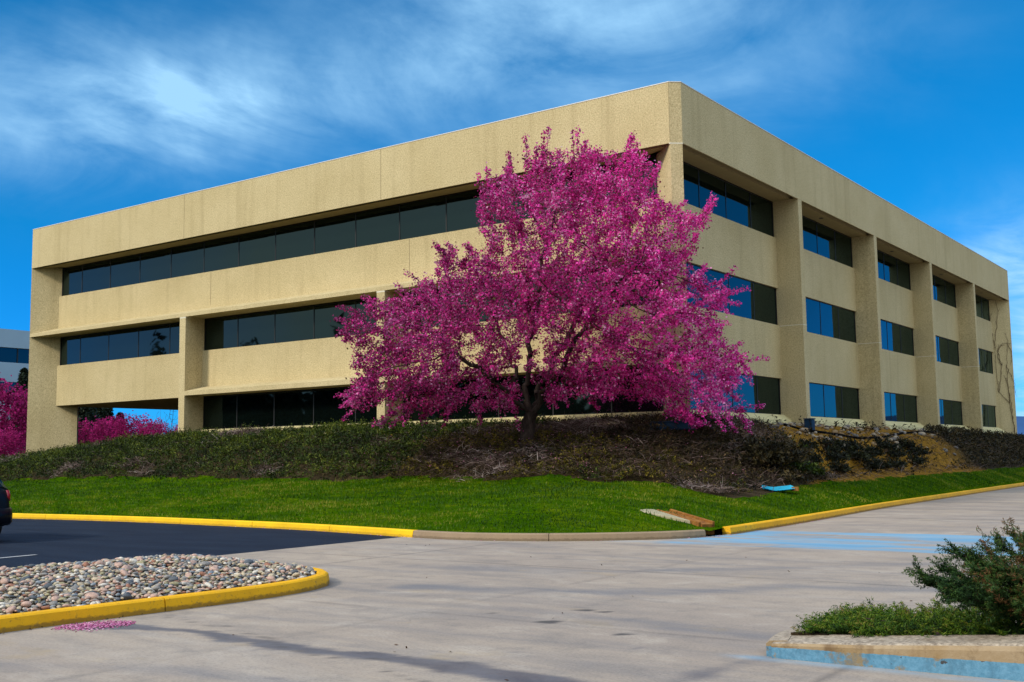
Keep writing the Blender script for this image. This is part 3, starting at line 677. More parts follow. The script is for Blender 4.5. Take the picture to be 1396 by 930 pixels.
    # body of the building behind the glass, and plain rear and end walls
    P(MB().box(-24.4, -1.25, 1.25, R-1.3, 1.2, ZF), 'interior_core', m_black)
    P(MB().box(X0+1.2, -24.41, 1.303, R-1.3, 4.82, ZF), 'interior_core', m_black)
    P(MB().box(X0+.95, -24.42, 12.02, R-1.31, .5, 4.81), 'end_wall', m_agg)
    P(MB().box(X0+.9, X0+1.19, 2.2, R-1.8, 4.83, 9.99), 'end_wall', m_agg)
    P(MB().box(L+2, -2, R-1.29, R-.9, 1.0, ZF), 'rear_wall', m_agg)
building()

# ------------------------------------------------------------------ vegetation builders
def tints(n, lo=0, hi=1): return RNG.uniform(lo, hi, n)
def sprays(bases, dirs, length, nleaf, lsize, droop=.3, spread=.25, aspect=.35, tlo=0, thi=1, tip_bright=.25):
    """feathery sprays: nleaf little blades along a curved axis from each base"""
    n = len(bases); length = np.broadcast_to(length, (n,))
    k = np.tile(np.arange(nleaf)/(nleaf-1 if nleaf > 1 else 1), (n, 1)); k = np.clip(k+RNG.normal(0, .06, k.shape), 0, 1)
    dirs = unit(dirs); P = bases[:, None, :]+dirs[:, None, :]*(k*length[:, None])[..., None]
    P[..., 2] -= droop*(k**2)*length[:, None]
    P += RNG.normal(size=P.shape)*(spread*length[:, None]*(.25+.5*k*(1.3-k)))[..., None]
    ax = np.repeat(dirs, nleaf, 0)+RNG.normal(size=(n*nleaf, 3))*.45; C = P.reshape(-1, 3)
    V, F = leaf_quads(C, lsize*RNG.uniform(.6, 1.4, len(C)), aspect, U=ax)
    base_t = np.repeat(RNG.uniform(tlo, thi-tip_bright, n), nleaf); t = np.clip(base_t+k.ravel()*tip_bright+RNG.normal(0, .08, len(C)), 0, 1)
    return V, F, t
def twigs(bases, dirs, length, w, tl, th):
    n = len(bases); d = unit(dirs); s = unit(np.cross(d, RNG.normal(size=(n, 3)))); length = np.broadcast_to(length, (n,))[:, None]
    mid = bases+d*length*.5+np.array([0, 0, 1])*length*.10; tip = bases+d*length+RNG.normal(size=(n, 3))*.08*length; w = np.broadcast_to(w, (n,))[:, None]
    V = np.stack([bases-s*w, bases+s*w, mid+s*w*.8, mid-s*w*.8, tip+s*w*.3, tip-s*w*.3], 1).reshape(-1, 3); i = np.arange(n)[:, None]*6
    F = np.concatenate([i+np.array([[0, 1, 2, 3]]), i+np.array([[3, 2, 4, 5]])], 0); t = RNG.uniform(tl, th, n)
    return V, F, np.concatenate([t, t])
def merge(parts):
    V = []; F = []; T = []; n = 0
    for v, f, t in parts: V.append(v); F.append(f+n); T.append(t); n += len(v)
    return np.concatenate(V), np.concatenate(F), np.concatenate(T)

# ---- ground cover on the bank
def visible_x(x, y): return np.ones(np.shape(x), bool)
def scatter(x0, x1, y0, y1, dens, poly=BERM_POLY):
    n = int((x1-x0)*(y1-y0)*dens); x = RNG.uniform(x0, x1, n); y = RNG.uniform(y0, y1, n)
    jx = RNG.normal(0, .10, n); jy = RNG.normal(-.02, .12, n); k = in_poly(x+jx, y+jy+.08, poly) & ~((x > L+.6) & (x < .0) & (y > .25) & (y < R)); return x[k], y[k]
def upish(n, s=.8, z=.7):
    d = RNG.normal(size=(n, 3))*s; d[:, 2] = np.abs(d[:, 2])*.5+z; return d
def ground_cover():
    x, y = scatter(-62, 3.5, -11, 4, 70); z = height(x, y)
    cl = fbm(x*.55, y*.55, 101, 3); fine = fbm(x*1.7, y*1.7, 111, 2)
    # share of living green cover falls from left to right
    green = np.interp(x, [-62, -13, -9, -6.5, -4, 1, 4], [.95, .93, .70, .30, .14, .06, .05])
    green = np.where((y > -1.9) & (x < -4), np.maximum(green, .72), green)
    olive = np.interp(x, [-14, -9, -6, -4, 1.5, 3], [.0, .06, .30, .56, .50, .26])*np.where(y < -3.0, 1.25, .25)
    dark = np.interp(x, [-7, -4, 0, 2], [.0, .26, .55, .62])*np.where(y > -4.6, 1.0, .3)
    u = np.clip((cl-.5)*1.9+.5+(fine-.5)*.5, 0, 1)
    mg = u < green; mo = ~mg & (u < green+olive); md = ~mg & ~mo & (u < green+olive+dark); mt = ~mg & ~mo & ~md
    hump = np.clip(fbm(x*.9, y*.9, 121, 2)-.3, 0, 1)*.55
    out = {}
    def put(name, mask, mat, label, cat, nl, ls, ln, tl, th, den=1.0, lift=.1):
        name = name
        k = mask & (RNG.random(len(x)) < den); n = k.sum(); b = np.stack([x[k], y[k], z[k]+hump[k]*RNG.uniform(.2, 1, n)+lift*.2], 1)
        bt = np.clip(hump[k]*.9, 0, .35)
        V, F, t = sprays(b, upish(n, .9, .35), RNG.uniform(.6, 1.3, n)*ln, nl, ls, .25, .22, .45, tl, th)
        o = np_mesh(name, V, F, mat, fattr={'tint': np.clip(t+np.repeat(bt*1.3, nl)-.14+np.repeat((fbm(x[k]*2.3, y[k]*2.3, 161, 2)-.5)*.7, nl), 0, 1)}); tag(o, label, cat, kind='stuff')
    put('juniper_ground_cover', mg, m_jun, 'dark green juniper mat covering the left side of the bank', 'ground cover', 16, .034, .36, 0, 1)
    put('olive_ground_cover', mo, m_olive, 'olive yellow low juniper along the lower bank below the pink tree', 'ground cover', 14, .032, .30, .05, 1)
    put('brown_ground_cover', md, m_brown, 'dark brown withered juniper around the tree trunk and bank corner', 'ground cover', 11, .036, .3, .0, 1, .9)
    # dead twigs lie everywhere the cover is thin
    k = mt | (mo & (RNG.random(len(x)) < .55)) | (md & (RNG.random(len(x)) < .38)) | (mg & (RNG.random(len(x)) < .015))
    rep = 6; xb = np.repeat(x[k], rep)+RNG.normal(0, .12, k.sum()*rep); yb = np.repeat(y[k], rep)+RNG.normal(0, .12, k.sum()*rep); zb = np.repeat(z[k]+hump[k]*.4, rep)
    n = len(xb); d = RNG.normal(size=(n, 3)); d[:, 2] = RNG.uniform(-.05, .5, n)
    br = np.repeat(np.where(mt[k], .26, -.02)+(fbm(x[k]*1.5, y[k]*1.5, 171, 2)-.5)*.5, rep)
    V, F, t = twigs(np.stack([xb, yb, zb+RNG.uniform(0, .12, n)], 1), d, RNG.uniform(.10, .42, n), .0075, .0, .8)
    o = np_mesh('dead_twigs', V, F, m_twig, fattr={'tint': np.clip(t+np.concatenate([br, br])-.1, 0, 1)}); tag(o, 'grey brown dead juniper twigs matted over the bank', 'twigs', kind='stuff')
    # right-hand slope: withered dark cover at the corner and far end, sparse weeds between
    x, y = scatter(.3, 6, -1, 62, 46); z = height(x, y); om = orange_mask(x, y); k = RNG.random(len(x)) > np.clip(om*1.9, 0, .93)
    x, y, z = x[k], y[k], z[k]; n = len(x)
    V1 = sprays(np.stack([x, y, z+RNG.uniform(0, .25, n)], 1), upish(n, .9, .4), RNG.uniform(.2, .42, n), 8, .055, .25, .22, .45, 0, 1)
    o = np_mesh('brown_ground_cover', V1[0], V1[1], m_brown, fattr={'tint': V1[2]}); tag(o, 'dark withered ground cover on the right hand slope', 'ground cover', kind='stuff')
    x, y = scatter(0, 6, -3, 60, 26); z = height(x, y); k = (x > 1.2+.0*y) | (RNG.random(len(x)) < .3); x, y, z = x[k], y[k], z[k]; n = len(x)
    d = RNG.normal(size=(n, 3)); d[:, 2] = RNG.uniform(0, .5, n)
    V1 = twigs(np.stack([x, y, z+.03], 1), d, RNG.uniform(.15, .6, n), .008, 0, .85)
    o = np_mesh('dead_twigs', V1[0], V1[1], m_twig, fattr={'tint': V1[2]}); tag(o, 'dry twigs and stems strewn over the orange slope', 'twigs', kind='stuff')
ground_cover()

def grass():
    # sparse taller blades and tufts over the turf: breaks up the sheet and the edges
    n = 300000; x = RNG.uniform(-34, 6, n); y = RNG.uniform(-13.6, 30, n)
    dk = dist_path(x, y, KPc[8:]); k = (dk > .22) & ~in_poly(x-.12, y, BERM_POLY); x, y = x[k], y[k]; z = height(x, y); n = len(x)
    b = np.stack([x, y, z], 1); h = RNG.uniform(.035, .085, n)*(.7+.6*fbm(x*.8, y*.8, 9)); d = RNG.normal(size=(n, 3))*.35; d[:, 2] = 1; d = unit(d); s = unit(np.cross(d, RNG.normal(size=(n, 3))))
    w = (.007+.0002*np.hypot(x-CAM[0], y-CAM[1]))[:, None]
    V = np.stack([b-s*w, b+s*w, b+d*h[:, None]], 1).reshape(-1, 3); F = np.arange(3*n).reshape(n, 3)
    t = np.clip((fbm(x*.45, y*1.0, 15, 3)-.5)*2.0+(fbm(x*2.2, y*3.5, 19, 2)-.5)*.8+.42+RNG.normal(0, .17, n), 0, 1)
    m = leaf_mat('grass_blade', [(0, (.024, .072, .001)), (.45, (.046, .122, .001)), (.75, (.095, .175, .002)), (1, (.22, .23, .02))], .35)
    o = np_mesh('grass', V, F, m, fattr={'tint': t}); tag(o, 'short mown green grass blades on the lawn strip', 'grass', kind='stuff')
grass()

def bush(name, loc, rx, ry, rz_, mat, n, ls, label, group=None, cat='shrub', stems=5):
    r = empty(name, loc); c = RNG.normal(size=(n, 3)); c = unit(c)*(RNG.random((n, 1))**.45); lump = .75+.5*fbm(c[:, 0]*2.5+loc[0]*3, c[:, 1]*2.5+c[:, 2]*2+loc[1]*3, 7, 2)
    b = c*np.array([rx, ry, rz_])*lump[:, None]; b[:, 2] = np.abs(b[:, 2])*1.0+.02
    V, F, t = sprays(b, unit(c)*.8+upish(n, .4, .3), .2, 7, ls, .15, .28, .45, 0, 1)
    np_mesh('foliage', V, F, mat, r, fattr={'tint': t})
    mb = MB()
    for k in range(stems):
        a = random.uniform(0, 2*PI); mb.tube([(0, 0, -.1), (math.cos(a)*rx*.3, math.sin(a)*ry*.3, rz_*.45), (math.cos(a)*rx*.55, math.sin(a)*ry*.55, rz_*.8)], [.02, .014, .006], 5)
    mb.build('stem', m_bark, r); return tag(r, label, cat, group)
sh_px = [((1099, 612), .34, 'small dark shrub highest on the left of the orange slope'), ((1103, 631), .42, 'dark shrub at the orange slope edge beside the withered corner mat'), ((1132, 615), .55, 'wide dark shrub under the first bay of the right facade'),
         ((1136, 629), .55, 'broad dark shrub in the middle left of the orange slope'), ((1140, 644), .40, 'low dark shrub at the foot of the orange slope left end'), ((1157, 614), .45, 'dark rounded shrub near the upper middle of the orange slope'),
         ((1166, 627), .62, 'largest dark shrub in the centre of the orange slope'), ((1187, 622), .50, 'dark shrub right of the largest one on the slope'), ((1186, 640), .50, 'dark shrub close above the grass at slope centre'),
         ((1204, 612), .50, 'dark shrub below the second fin on the right facade'), ((1218, 623), .58, 'thick dark shrub below the second bay right of the fin'), ((1219, 637), .42, 'small dark shrub just above the grass strip'),
         ((1231, 610), .45, 'upper dark shrub toward the right of the orange slope'), ((1247, 621), .62, 'bushy dark shrub at the right of the orange slope'), ((1246, 633), .48, 'lowest dark shrub at right of the orange slope'), ((1203, 638), .35, 'tiny dark shrub low between two larger ones')]
for (p, r_, lb) in sh_px:
    q = on_ground(*p); bush('shrub', tuple(q), r_*.85, r_*1.05, r_*.62, m_shrub, int(170*r_/.5), .055, lb, 'dark shrubs on the orange slope')
for (p, r_, lb) in [((524, 590), .55, 'rounded green bush beside the second front column'), ((610, 583), .5, 'green bush along the plinth left of the pink tree'), ((660, 580), .55, 'green bush along the plinth just left of the trunk'), ((1040, 632), 1.15, 'large dark withered juniper mound at the bank corner'), ((1088, 648), .6, 'dark juniper clump above the blue lid')]:
    q = on_ground(*p); big = r_ > .8
    bush('shrub', tuple(q), r_*1.2, r_*1.2, r_*.62, m_brown if big else m_jun, int(330*(r_/.5)**1.6), .055, lb, None)

# rubble stones along the top of the right-hand bank
m_stones = [simple('pale_stone', (.33, .27, .2), .9, .1, 0, .3, 9), simple('buff_stone', (.24, .16, .085), .9, .1, 0, .3, 9), simple('grey_stone', (.16, .145, .135), .9, .1, 0, .3, 9)]
def rock_mesh(name, mat, seed, flat=.62, sub=2, rough=.16):
    bm = bmesh.new(); bmesh.ops.create_icosphere(bm, subdivisions=sub, radius=1); r = np.random.default_rng(seed)
    k = r.normal(size=(5, 3)); ph = r.uniform(0, 6, 5)
    for v in bm.verts:
        d = np.array(v.co); s = 1+rough*sum(math.sin(float(k[i]@d)*1.3+ph[i]) for i in range(5))/2.2; v.co = Vector((d[0]*s*1.15, d[1]*s*.85, d[2]*s*flat))
    me = bpy.data.meshes.new(name); bm.to_mesh(me); bm.free(); me.polygons.foreach_set('use_smooth', [True]*len(me.polygons)); me.materials.append(mat); return me
st_me = [rock_mesh('stone', m_stones[i % 3], 40+i, .6, 2, .3) for i in range(6)]
nst = 0
for i in range(900):
    y = random.uniform(.5, 30); x = .30+abs(random.gauss(0, .95)); 
    if x > 2.6 or random.random() > (1.0 if y > 3 else .5)*math.exp(-max(0, y-14)*.12): continue
    if nst >= 210: break
    z = float(height(np.array([x]), np.array([y]))[0]); o = bpy.data.objects.new('stone', st_me[i % 6]); COL.objects.link(o)
    s = random.uniform(.05, .15); o.location = (x, y, z+s*.2); o.scale = (s, s, s); o.rotation_euler = (random.uniform(-.3, .3), random.uniform(-.3, .3), random.uniform(0, 6))
    tag(o, ['pale angular stone on the orange bank under the right facade', 'buff angular stone on the orange bank under the right facade', 'grey angular stone on the orange bank under the right facade'][i % 3 if True else 0], 'stone', 'loose stones on the orange bank'); nst += 1

# black hose draped along the top of the bank, blue edging at the wall foot
hp = [(985, 573), (1010, 574), (1040, 577), (1070, 581), (1095, 588), (1112, 590), (1140, 594), (1170, 599), (1200, 598), (1230, 592), (1260, 590), (1300, 592), (1330, 592), (1355, 596)]
H = [on_ground(*p) for p in hp]; H = [Vector((q[0], q[1], q[2]+.05)) for q in H]
m_hose = simple('black_hose', (.006, .006, .006), .95, .02)
o = MB().tube(H, .045, 8).build('hose', m_hose, smooth=True); tag(o, 'black hose lying along the stony top of the right bank', 'hose')
m_bluep = simple('blue_plastic', (.008, .035, .08), .7, .2)
def utility_box(px, py, w, d, h, label):
    q = on_ground(px, py); r = empty('utility_box', (q[0], q[1], q[2]-.03))
    MB().box(-w/2, w/2, -d/2, d/2, 0, h).build('body', m_bluep, r, bevel=.02); MB().box(-w/2-.02, w/2+.02, -d/2-.02, d/2+.02, h+.003, h+.04).build('lid', m_bluep, r, bevel=.01)
    tag(r, label, 'utility box')
utility_box(917, 585, 1.3, .5, .22, 'low dark blue box against the plinth behind the pink tree')
utility_box(1104, 586, .3, .3, .4, 'small blue box at the foot of the first fin')

# ------------------------------------------------------------------ trees
def colonize(roots, att, seg=.22, infl=1.6, kill=.34, iters=90):
    """space colonisation; roots: list of (pos,parent) nodes already placed"""
    P = [np.array(p, float) for p, _ in roots]; par = [q for _, q in roots]; A = np.array(att); alive = np.ones(len(A), bool)
    near = np.full(len(A), -1); nd = np.full(len(A), 1e9)
    def upd(i0):
        Q = np.array(P[i0:])
        for s in range(0, len(A), 4000):
            d = np.linalg.norm(A[s:s+4000, None]-Q[None], axis=2); m = d.argmin(1); dm = d[np.arange(len(m)), m]; b = dm < nd[s:s+4000]
            nd[s:s+4000] = np.where(b, dm, nd[s:s+4000]); near[s:s+4000] = np.where(b, m+i0, near[s:s+4000])
    upd(0)
    for it in range(iters):
        act = alive & (nd < infl if it > 6 else nd < 1e8)
        if not act.any(): break
        ids = near[act]; v = unit(A[act]-np.array(P)[ids]); n = len(P); acc = np.zeros((n, 3)); np.add.at(acc, ids, v)
        us = np.unique(ids); i0 = n
        for i in us:
            d = acc[i]; l = np.linalg.norm(d)
            if l < 1e-3: continue
            P.append(P[i]+(d/l+RNG.normal(size=3)*.12)*seg); par.append(int(i))
        if len(P) == i0: break
        upd(i0); alive &= nd > kill
    return np.array(P), np.array(par)
def branch_radii(P, par, r_tip=.006, e=2.35, rmax=.26):
    n = len(P); a = np.zeros(n); ch = np.zeros(n, int)
    for i in range(n):
        if par[i] >= 0: ch[par[i]] += 1
    for i in range(n-1, -1, -1):
        if ch[i] == 0: a[i] = r_tip**e
        if par[i] >= 0: a[par[i]] += a[i]
    r = a**(1/e); return r*min(1, rmax/r[0]), ch
def branches_mesh(name, P, par, r, mat, parent, rmin=0, sides=6, extra=None):
    V = []; F = []; n = 0
    for i in range(len(P)):
        j = par[i]
        if j < 0 or r[i] < rmin: continue
        a, b = P[j], P[i]; d = b-a; l = np.linalg.norm(d)
        if l < 1e-4: continue
        d = d/l; u = np.cross(d, [.3, .5, .81]); u /= np.linalg.norm(u); v = np.cross(d, u); k = sides if r[i] > .03 else 4
        ra = min(r[j], r[i]*1.35); rb = r[i]
        for q, rr in ((a-d*ra*.3, ra), (b+d*rb*.3, rb)):
            for s in range(k): V.append(q+(u*math.cos(2*PI*s/k)+v*math.sin(2*PI*s/k))*rr)
        for s in range(k): F.append((n+s, n+(s+1) % k, n+k+(s+1) % k, n+k+s))
        n += 2*k
    if extra: F += [tuple(n+q for q in f) for f in extra.f if len(f) == 4]; V += [np.array(v) for v in extra.v]
    return np_mesh(name, np.array(V), np.array(F), mat, parent, smooth=True)
def blossoms(nodes, per, spread, size, tfun):
    n = len(nodes); C = np.repeat(nodes, per, 0)+RNG.normal(size=(n*per, 3))*spread
    V, F = leaf_quads(C, size*RNG.uniform(.65, 1.35, len(C)), .95, nrm=np.array([0, -.2, .5]), jitter=1.0, fold=.25)
    return V, F, tfun(C)

crown_px = [(470, 545), (486, 512), (474, 470), (466, 440), (492, 412), (520, 405), (548, 400), (580, 384), (602, 352), (618, 318), (640, 282), (664, 246), (690, 230), (722, 214), (752, 216), (790, 203), (820, 200), (848, 192), (880, 205), (904, 207), (893, 235),
            (905, 268), (938, 290), (972, 288), (955, 322), (942, 350), (962, 385), (1000, 392), (975, 425), (978, 452), (1008, 478), (1024, 500), (996, 520), (1000, 545), (1016, 566), (985, 580), (955, 580), (935, 600), (912, 575), (890, 545), (855, 540), (820, 548), (795, 555), (768, 545), (745, 552), (735, 520),
            (712, 520), (700, 556), (680, 560), (655, 562), (630, 555), (600, 560), (570, 560), (548, 580), (528, 560), (505, 545), (490, 560)]
TREE = on_ground(720, 607); TW = float((TREE-CAM)@FW)
def big_tree():
    root = empty('flowering_tree', (TREE[0], TREE[1], TREE[2])); O = TREE
    m2p = TW/FPX; poly = np.array(crown_px, float)
    # sample the crown volume: picture outline times a rounded depth
    px = RNG.uniform(460, 1032, 26000); py = RNG.uniform(190, 604, 26000); k = in_poly(px, py, crown_px); px, py = px[k], py[k]
    e = np.full(len(px), 1e9)
    for a, b in zip(poly, np.roll(poly, -1, 0)):
        ab = b-a; t = np.clip(((px-a[0])*ab[0]+(py-a[1])*ab[1])/(ab@ab), 0, 1); e = np.minimum(e, np.hypot(px-a[0]-ab[0]*t, py-a[1]-ab[1]*t))
    e = e*m2p; Rr = 4.0; T = np.sqrt(np.clip(e*(2*Rr-e), .02, None)); T = np.minimum(T, Rr)
    u = RNG.uniform(-1, .95, len(px))*T
    # keep the heart of the crown thin around the limbs, denser toward the shell
    core = np.exp(-(((px-722)/42)**2+((py-495)/75)**2)); shell = np.abs(u)/np.maximum(T, .1)
    keep = RNG.random(len(px)) < (.30+.7*shell**1.5)*(1-.80*core*(np.abs(u) < 3.4))
    # ragged gaps
    g = fbm(px*.022, py*.022+u*.3, 201, 3); keep &= g > np.interp(px, [470, 640, 780, 1030], [.46, .39, .33, .34])+.06*np.clip((330-py)/130, 0, 1)-.02
    px, py, u = px[keep], py[keep], u[keep]
    A = CAM+(FW+RT*((px-PW/2)/FPX)[:, None]+UP*((PH/2-py)/FPX)[:, None])*(TW+u)[:, None]
    ok = ~((A[:, 1] > -.45) & (A[:, 0] < .35)) & (A[:, 2] > height(A[:, 0], A[:, 1], False)+.55)
    A = A[ok]-O
    A = A[RNG.permutation(len(A))[:5200]]
    def pt(px, py, du): return at_depth(px, py, TW+du)-O
    roots = []; 
    def chain(pts, par):
        idx = par
        for a, b in zip(pts[:-1], pts[1:]):
            n = max(2, int(np.linalg.norm(b-a)/.2))
            for k in range(1, n+1): roots.append((a+(b-a)*k/n+RNG.normal(size=3)*(.02 if len(roots) < 9 else .055), idx)); idx = len(roots)-1
        return idx
    base = np.array([0, 0, -.25]); roots.append((base, -1))
    f = chain([base, pt(719, 595, 0), pt(722, 566, 0)], 0)
    F0 = roots[f][0]
    chain([F0, pt(704, 548, -.3), pt(676, 522, -.7), pt(640, 492, -1.2), pt(600, 470, -1.5)], f)
    c = chain([F0, pt(717, 540, .2), pt(718, 500, .3), pt(727, 450, .3), pt(735, 390, .2), pt(745, 320, 0)], f)
    chain([F0, pt(742, 540, -.1), pt(766, 500, -.4), pt(800, 440, -.8), pt(850, 380, -1.2)], f)
    chain([F0, pt(736, 545, .3), pt(770, 520, .9), pt(815, 490, 1.2), pt(850, 470, .6)], f)
    chain([F0, pt(708, 530, .8), pt(690, 470, 1.6), pt(660, 390, 2.0)], f)
    chain([F0, pt(735, 525, .8), pt(780, 450, 1.6), pt(840, 330, 1.8), pt(880, 260, 1.6)], f)
    P, par = colonize(roots, A, .2, 1.7, .30, 70)
    r, ch = branch_radii(P, par, .0052, 2.25, .27)
    kk = .19/r[0]; lr = np.clip(np.log(r/.0052)/np.log(r[0]/.0052), 0, 1); r = r*kk**(lr**2.8)
    r[:1] = .30; r[1:3] = np.maximum(r[1:3], .23)
    dtrunk = np.linalg.norm(P[:, :2], axis=1)
    tip = P[(r < .017)]
    def n3(q, s, sd): return (fbm(q[:, 0]*s+q[:, 2]*s*.37, q[:, 1]*s*1.1+q[:, 2]*s*.8, sd, 2)+fbm(q[:, 0]*s*.9-q[:, 1]*s*.5+7, q[:, 2]*s, sd+9, 2))/2
    hole = n3(tip, 1.7, 331); tip = tip[hole > .405+RNG.normal(0, .035, len(hole))]
    # upright flowering shoots that roughen the outline
    ends = np.where(ch == 0)[0]; sh = RNG.choice(ends, 520, replace=False); SH = []; TW_ = []
    cen = np.array([0, 0, 3.6])
    for i in sh:
        d = unit(P[i]-cen)*.75+np.array([0, 0, .55])*RNG.uniform(.1, 1.4)+RNG.normal(size=3)*.25; d = unit(d+np.array([0, 0, 1.1])*max(0., min(1., (P[i][2]-5.2)/2))); l = RNG.uniform(.25, .8)*(1.25 if P[i][2] > 6 else 1)
        q = P[i]+O+d*l
        if q[1] > -.3 and q[0] < .3: continue
        s = np.linspace(0, 1, 7); SH.append(P[i]+d*l*s[:, None]+np.array([0, 0, -.1])*(s**2)[:, None]); TW_.append((P[i], P[i]+d*l))
    low = ends[(P[ends][:, 2] < 2.4) & (np.linalg.norm(P[ends][:, :2], axis=1) > 1.8)]
    for i in RNG.choice(low, min(90, len(low)), replace=False):
        d = unit(P[i]*np.array([1, 1, 0]))*.5+np.array([0, 0, -1.0])*RNG.uniform(.3, 1.0)+RNG.normal(size=3)*.2; d = unit(d); l = RNG.uniform(.25, .75); q = P[i]+O+d*l
        if q[2] < float(height(q[0:1], q[1:2], False)[0])+.3 or (q[1] > -.3 and q[0] < .3): continue
        sd = np.linspace(0, 1, 7); SH.append(P[i]+d*l*sd[:, None]); TW_.append((P[i], P[i]+d*l))
    mb = MB()
    for a, b in TW_: mb.tube([a, (a+b)/2+np.array([0, 0, .02]), b], [.007, .005, .003], 4)
    SHn = np.concatenate(SH)
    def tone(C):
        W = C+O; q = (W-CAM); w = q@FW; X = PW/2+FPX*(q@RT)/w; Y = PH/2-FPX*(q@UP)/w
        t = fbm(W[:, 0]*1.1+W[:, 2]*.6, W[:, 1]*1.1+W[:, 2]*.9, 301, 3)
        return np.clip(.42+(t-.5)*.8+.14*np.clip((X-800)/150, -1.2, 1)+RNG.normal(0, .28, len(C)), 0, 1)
    parts = [blossoms(tip, 30, .085, .032, tone), blossoms(SHn, 12, .045, .034, tone)]
    V, F, t = merge(parts)
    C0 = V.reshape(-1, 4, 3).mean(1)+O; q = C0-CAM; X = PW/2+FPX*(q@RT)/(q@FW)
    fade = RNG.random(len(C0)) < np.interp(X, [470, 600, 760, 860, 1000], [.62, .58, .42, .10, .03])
    def pick(m): f = V.reshape(-1, 4, 3)[m].reshape(-1, 3); return f, np.arange(len(f)).reshape(-1, 4)
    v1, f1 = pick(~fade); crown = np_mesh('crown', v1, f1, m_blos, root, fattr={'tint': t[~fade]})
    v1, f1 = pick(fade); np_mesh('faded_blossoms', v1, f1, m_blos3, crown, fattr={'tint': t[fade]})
    # dark buds and bronze young leaves among the flowers
    V, F, t = blossoms(tip[RNG.random(len(tip)) < .8], 5, .12, .033, lambda C: RNG.random(len(C))); np_mesh('buds', V, F, m_blos2, crown, fattr={'tint': t})
    V, F, t = blossoms(tip[RNG.random(len(tip)) < .6], 3, .12, .038, lambda C: RNG.random(len(C))); np_mesh('young_leaves', V, F, m_leafred, crown, fattr={'tint': t})
    branches_mesh('trunk', P, par, np.maximum(r, .0055), m_bark, root, sides=9, extra=mb)
    print('big tree nodes', len(P), 'tips', len(tip), 'shoots', len(SHn))
    return tag(root, 'large spreading crabapple tree covered in magenta blossom on the bank', 'tree')
big_tree()

def small_tree(name, rx, rz, trunk_h, natt, mat, per, spread, size, label, crown=True, seed=0):
    root = empty(name); n = natt*3; c = unit(RNG.normal(size=(n, 3)))*(RNG.random((n, 1))**.4)*np.array([rx, rx, rz])+np.array([0, 0, trunk_h+rz*.85])
    g = fbm(c[:, 0]*.8+seed, c[:, 1]*.8+c[:, 2]*.7, 401+seed, 2); c = c[(g > .42) & (c[:, 2] > .7)][:natt]
    roots = [(np.array([0, 0, -.3]), -1)]
    for k in range(1, 9): roots.append((np.array([random.gauss(0, .02)*k, random.gauss(0, .02)*k, -.3+(trunk_h+.3)*k/8]), k-1))
    P, par = colonize(roots, c, .35, 2.6, .5, 50); r, ch = branch_radii(P, par, .008, 2.3, .2)
    branches_mesh('trunk', P, par, np.maximum(r, .006), m_bark, root)
    if crown:
        tip = P[r < .03]; V, F, t = blossoms(tip, per, spread, size, lambda C: np.clip(fbm(C[:, 0]*.9, C[:, 1]*.9+C[:, 2], 5+seed)*1.1-.1+RNG.normal(0, .15, len(C)), 0, 1))
        np_mesh('crown', V, F, mat, root, fattr={'tint': t})
    return root
def dup(o, loc, rz, sc, label, group):
    r = o.copy(); COL.objects.link(r); r.location = loc; r.rotation_euler = (0, 0, rz); r.scale = (sc, sc, sc); r['label'] = label; r['group'] = group
    for ch in o.children:
        c = ch.copy(); COL.objects.link(c); c.parent = r
    return r
def place(o, px, depth, z, sc, rz, label, cat, group, first):
    p = at_depth(px, 600, depth); loc = (p[0], p[1], z)
    if first: o.location = loc; o.scale = (sc, sc, sc); o.rotation_euler = (0, 0, rz); tag(o, label, cat, group); return o
    return dup(o, loc, rz, sc, label, group)
pt1 = small_tree('flowering_tree', 2.6, 2.5, 1.3, 900, m_blos2, 16, .22, .085, '', seed=1)
pt2 = small_tree('flowering_tree', 2.2, 2.8, 1.2, 900, m_blos2, 16, .22, .085, '', seed=5)
G_ = 'pink flowering trees behind the left end of the building'
place(pt1, -20, 72, .6, 1.15, .3, 'dark magenta flowering tree at the left edge before the blue grey office', 'tree', G_, True)
place(pt2, 30, 80, .8, 1.0, 1.3, 'dark magenta flowering tree tucked behind the left corner fin', 'tree', G_, True)
for (a, px, dp, z, sc, rz, lb) in [(pt2, 8, 64, .3, .55, 2.0, 'low magenta flowering tree in front of its taller row mates at the left edge'), (pt1, 122, 74, 1.0, .62, 1.1, 'magenta flowering tree at the left in the passage opening'), (pt2, 150, 78, 1.1, .62, 4.0, 'magenta flowering tree second from left in the passage opening'),
                                   (pt1, 182, 82, 1.2, .70, 5.0, 'tallest magenta flowering tree in the middle of the passage opening'), (pt2, 206, 80, 1.2, .58, 2.5, 'magenta flowering tree before the small pale building'), (pt1, 232, 84, 1.4, .55, 3.3, 'magenta flowering tree beside the first front column')]:
    place(a, px, dp, z, sc, rz, lb, 'tree', G_, False)
def conifer(loc, h, r, label, seed):
    root = empty('pine_tree', loc); MB().tube([(0, 0, -.3), (0, 0, h*.5), (0, 0, h)], [.22, .14, .02], 7).build('trunk', m_bark, root)
    n = 900; t = RNG.random(n)**.8; a = RNG.uniform(0, 2*PI, n); rr = r*(1-t)**.8*(.55+.5*fbm(a*1.5, t*9, seed, 2)); z = h*(.12+.88*t)
    d = np.stack([np.cos(a), np.sin(a), np.full(n, -.1)], 1); b = np.stack([np.cos(a)*rr*.35, np.sin(a)*rr*.35, z], 1)
    V, F, ti = sprays(b, d, rr*.7+.2, 12, .13, .2, .22, .4, 0, 1); np_mesh('crown', V, F, m_ever, root, fattr={'tint': ti})
    return tag(root, label, 'tree', 'dark evergreens behind the passage')
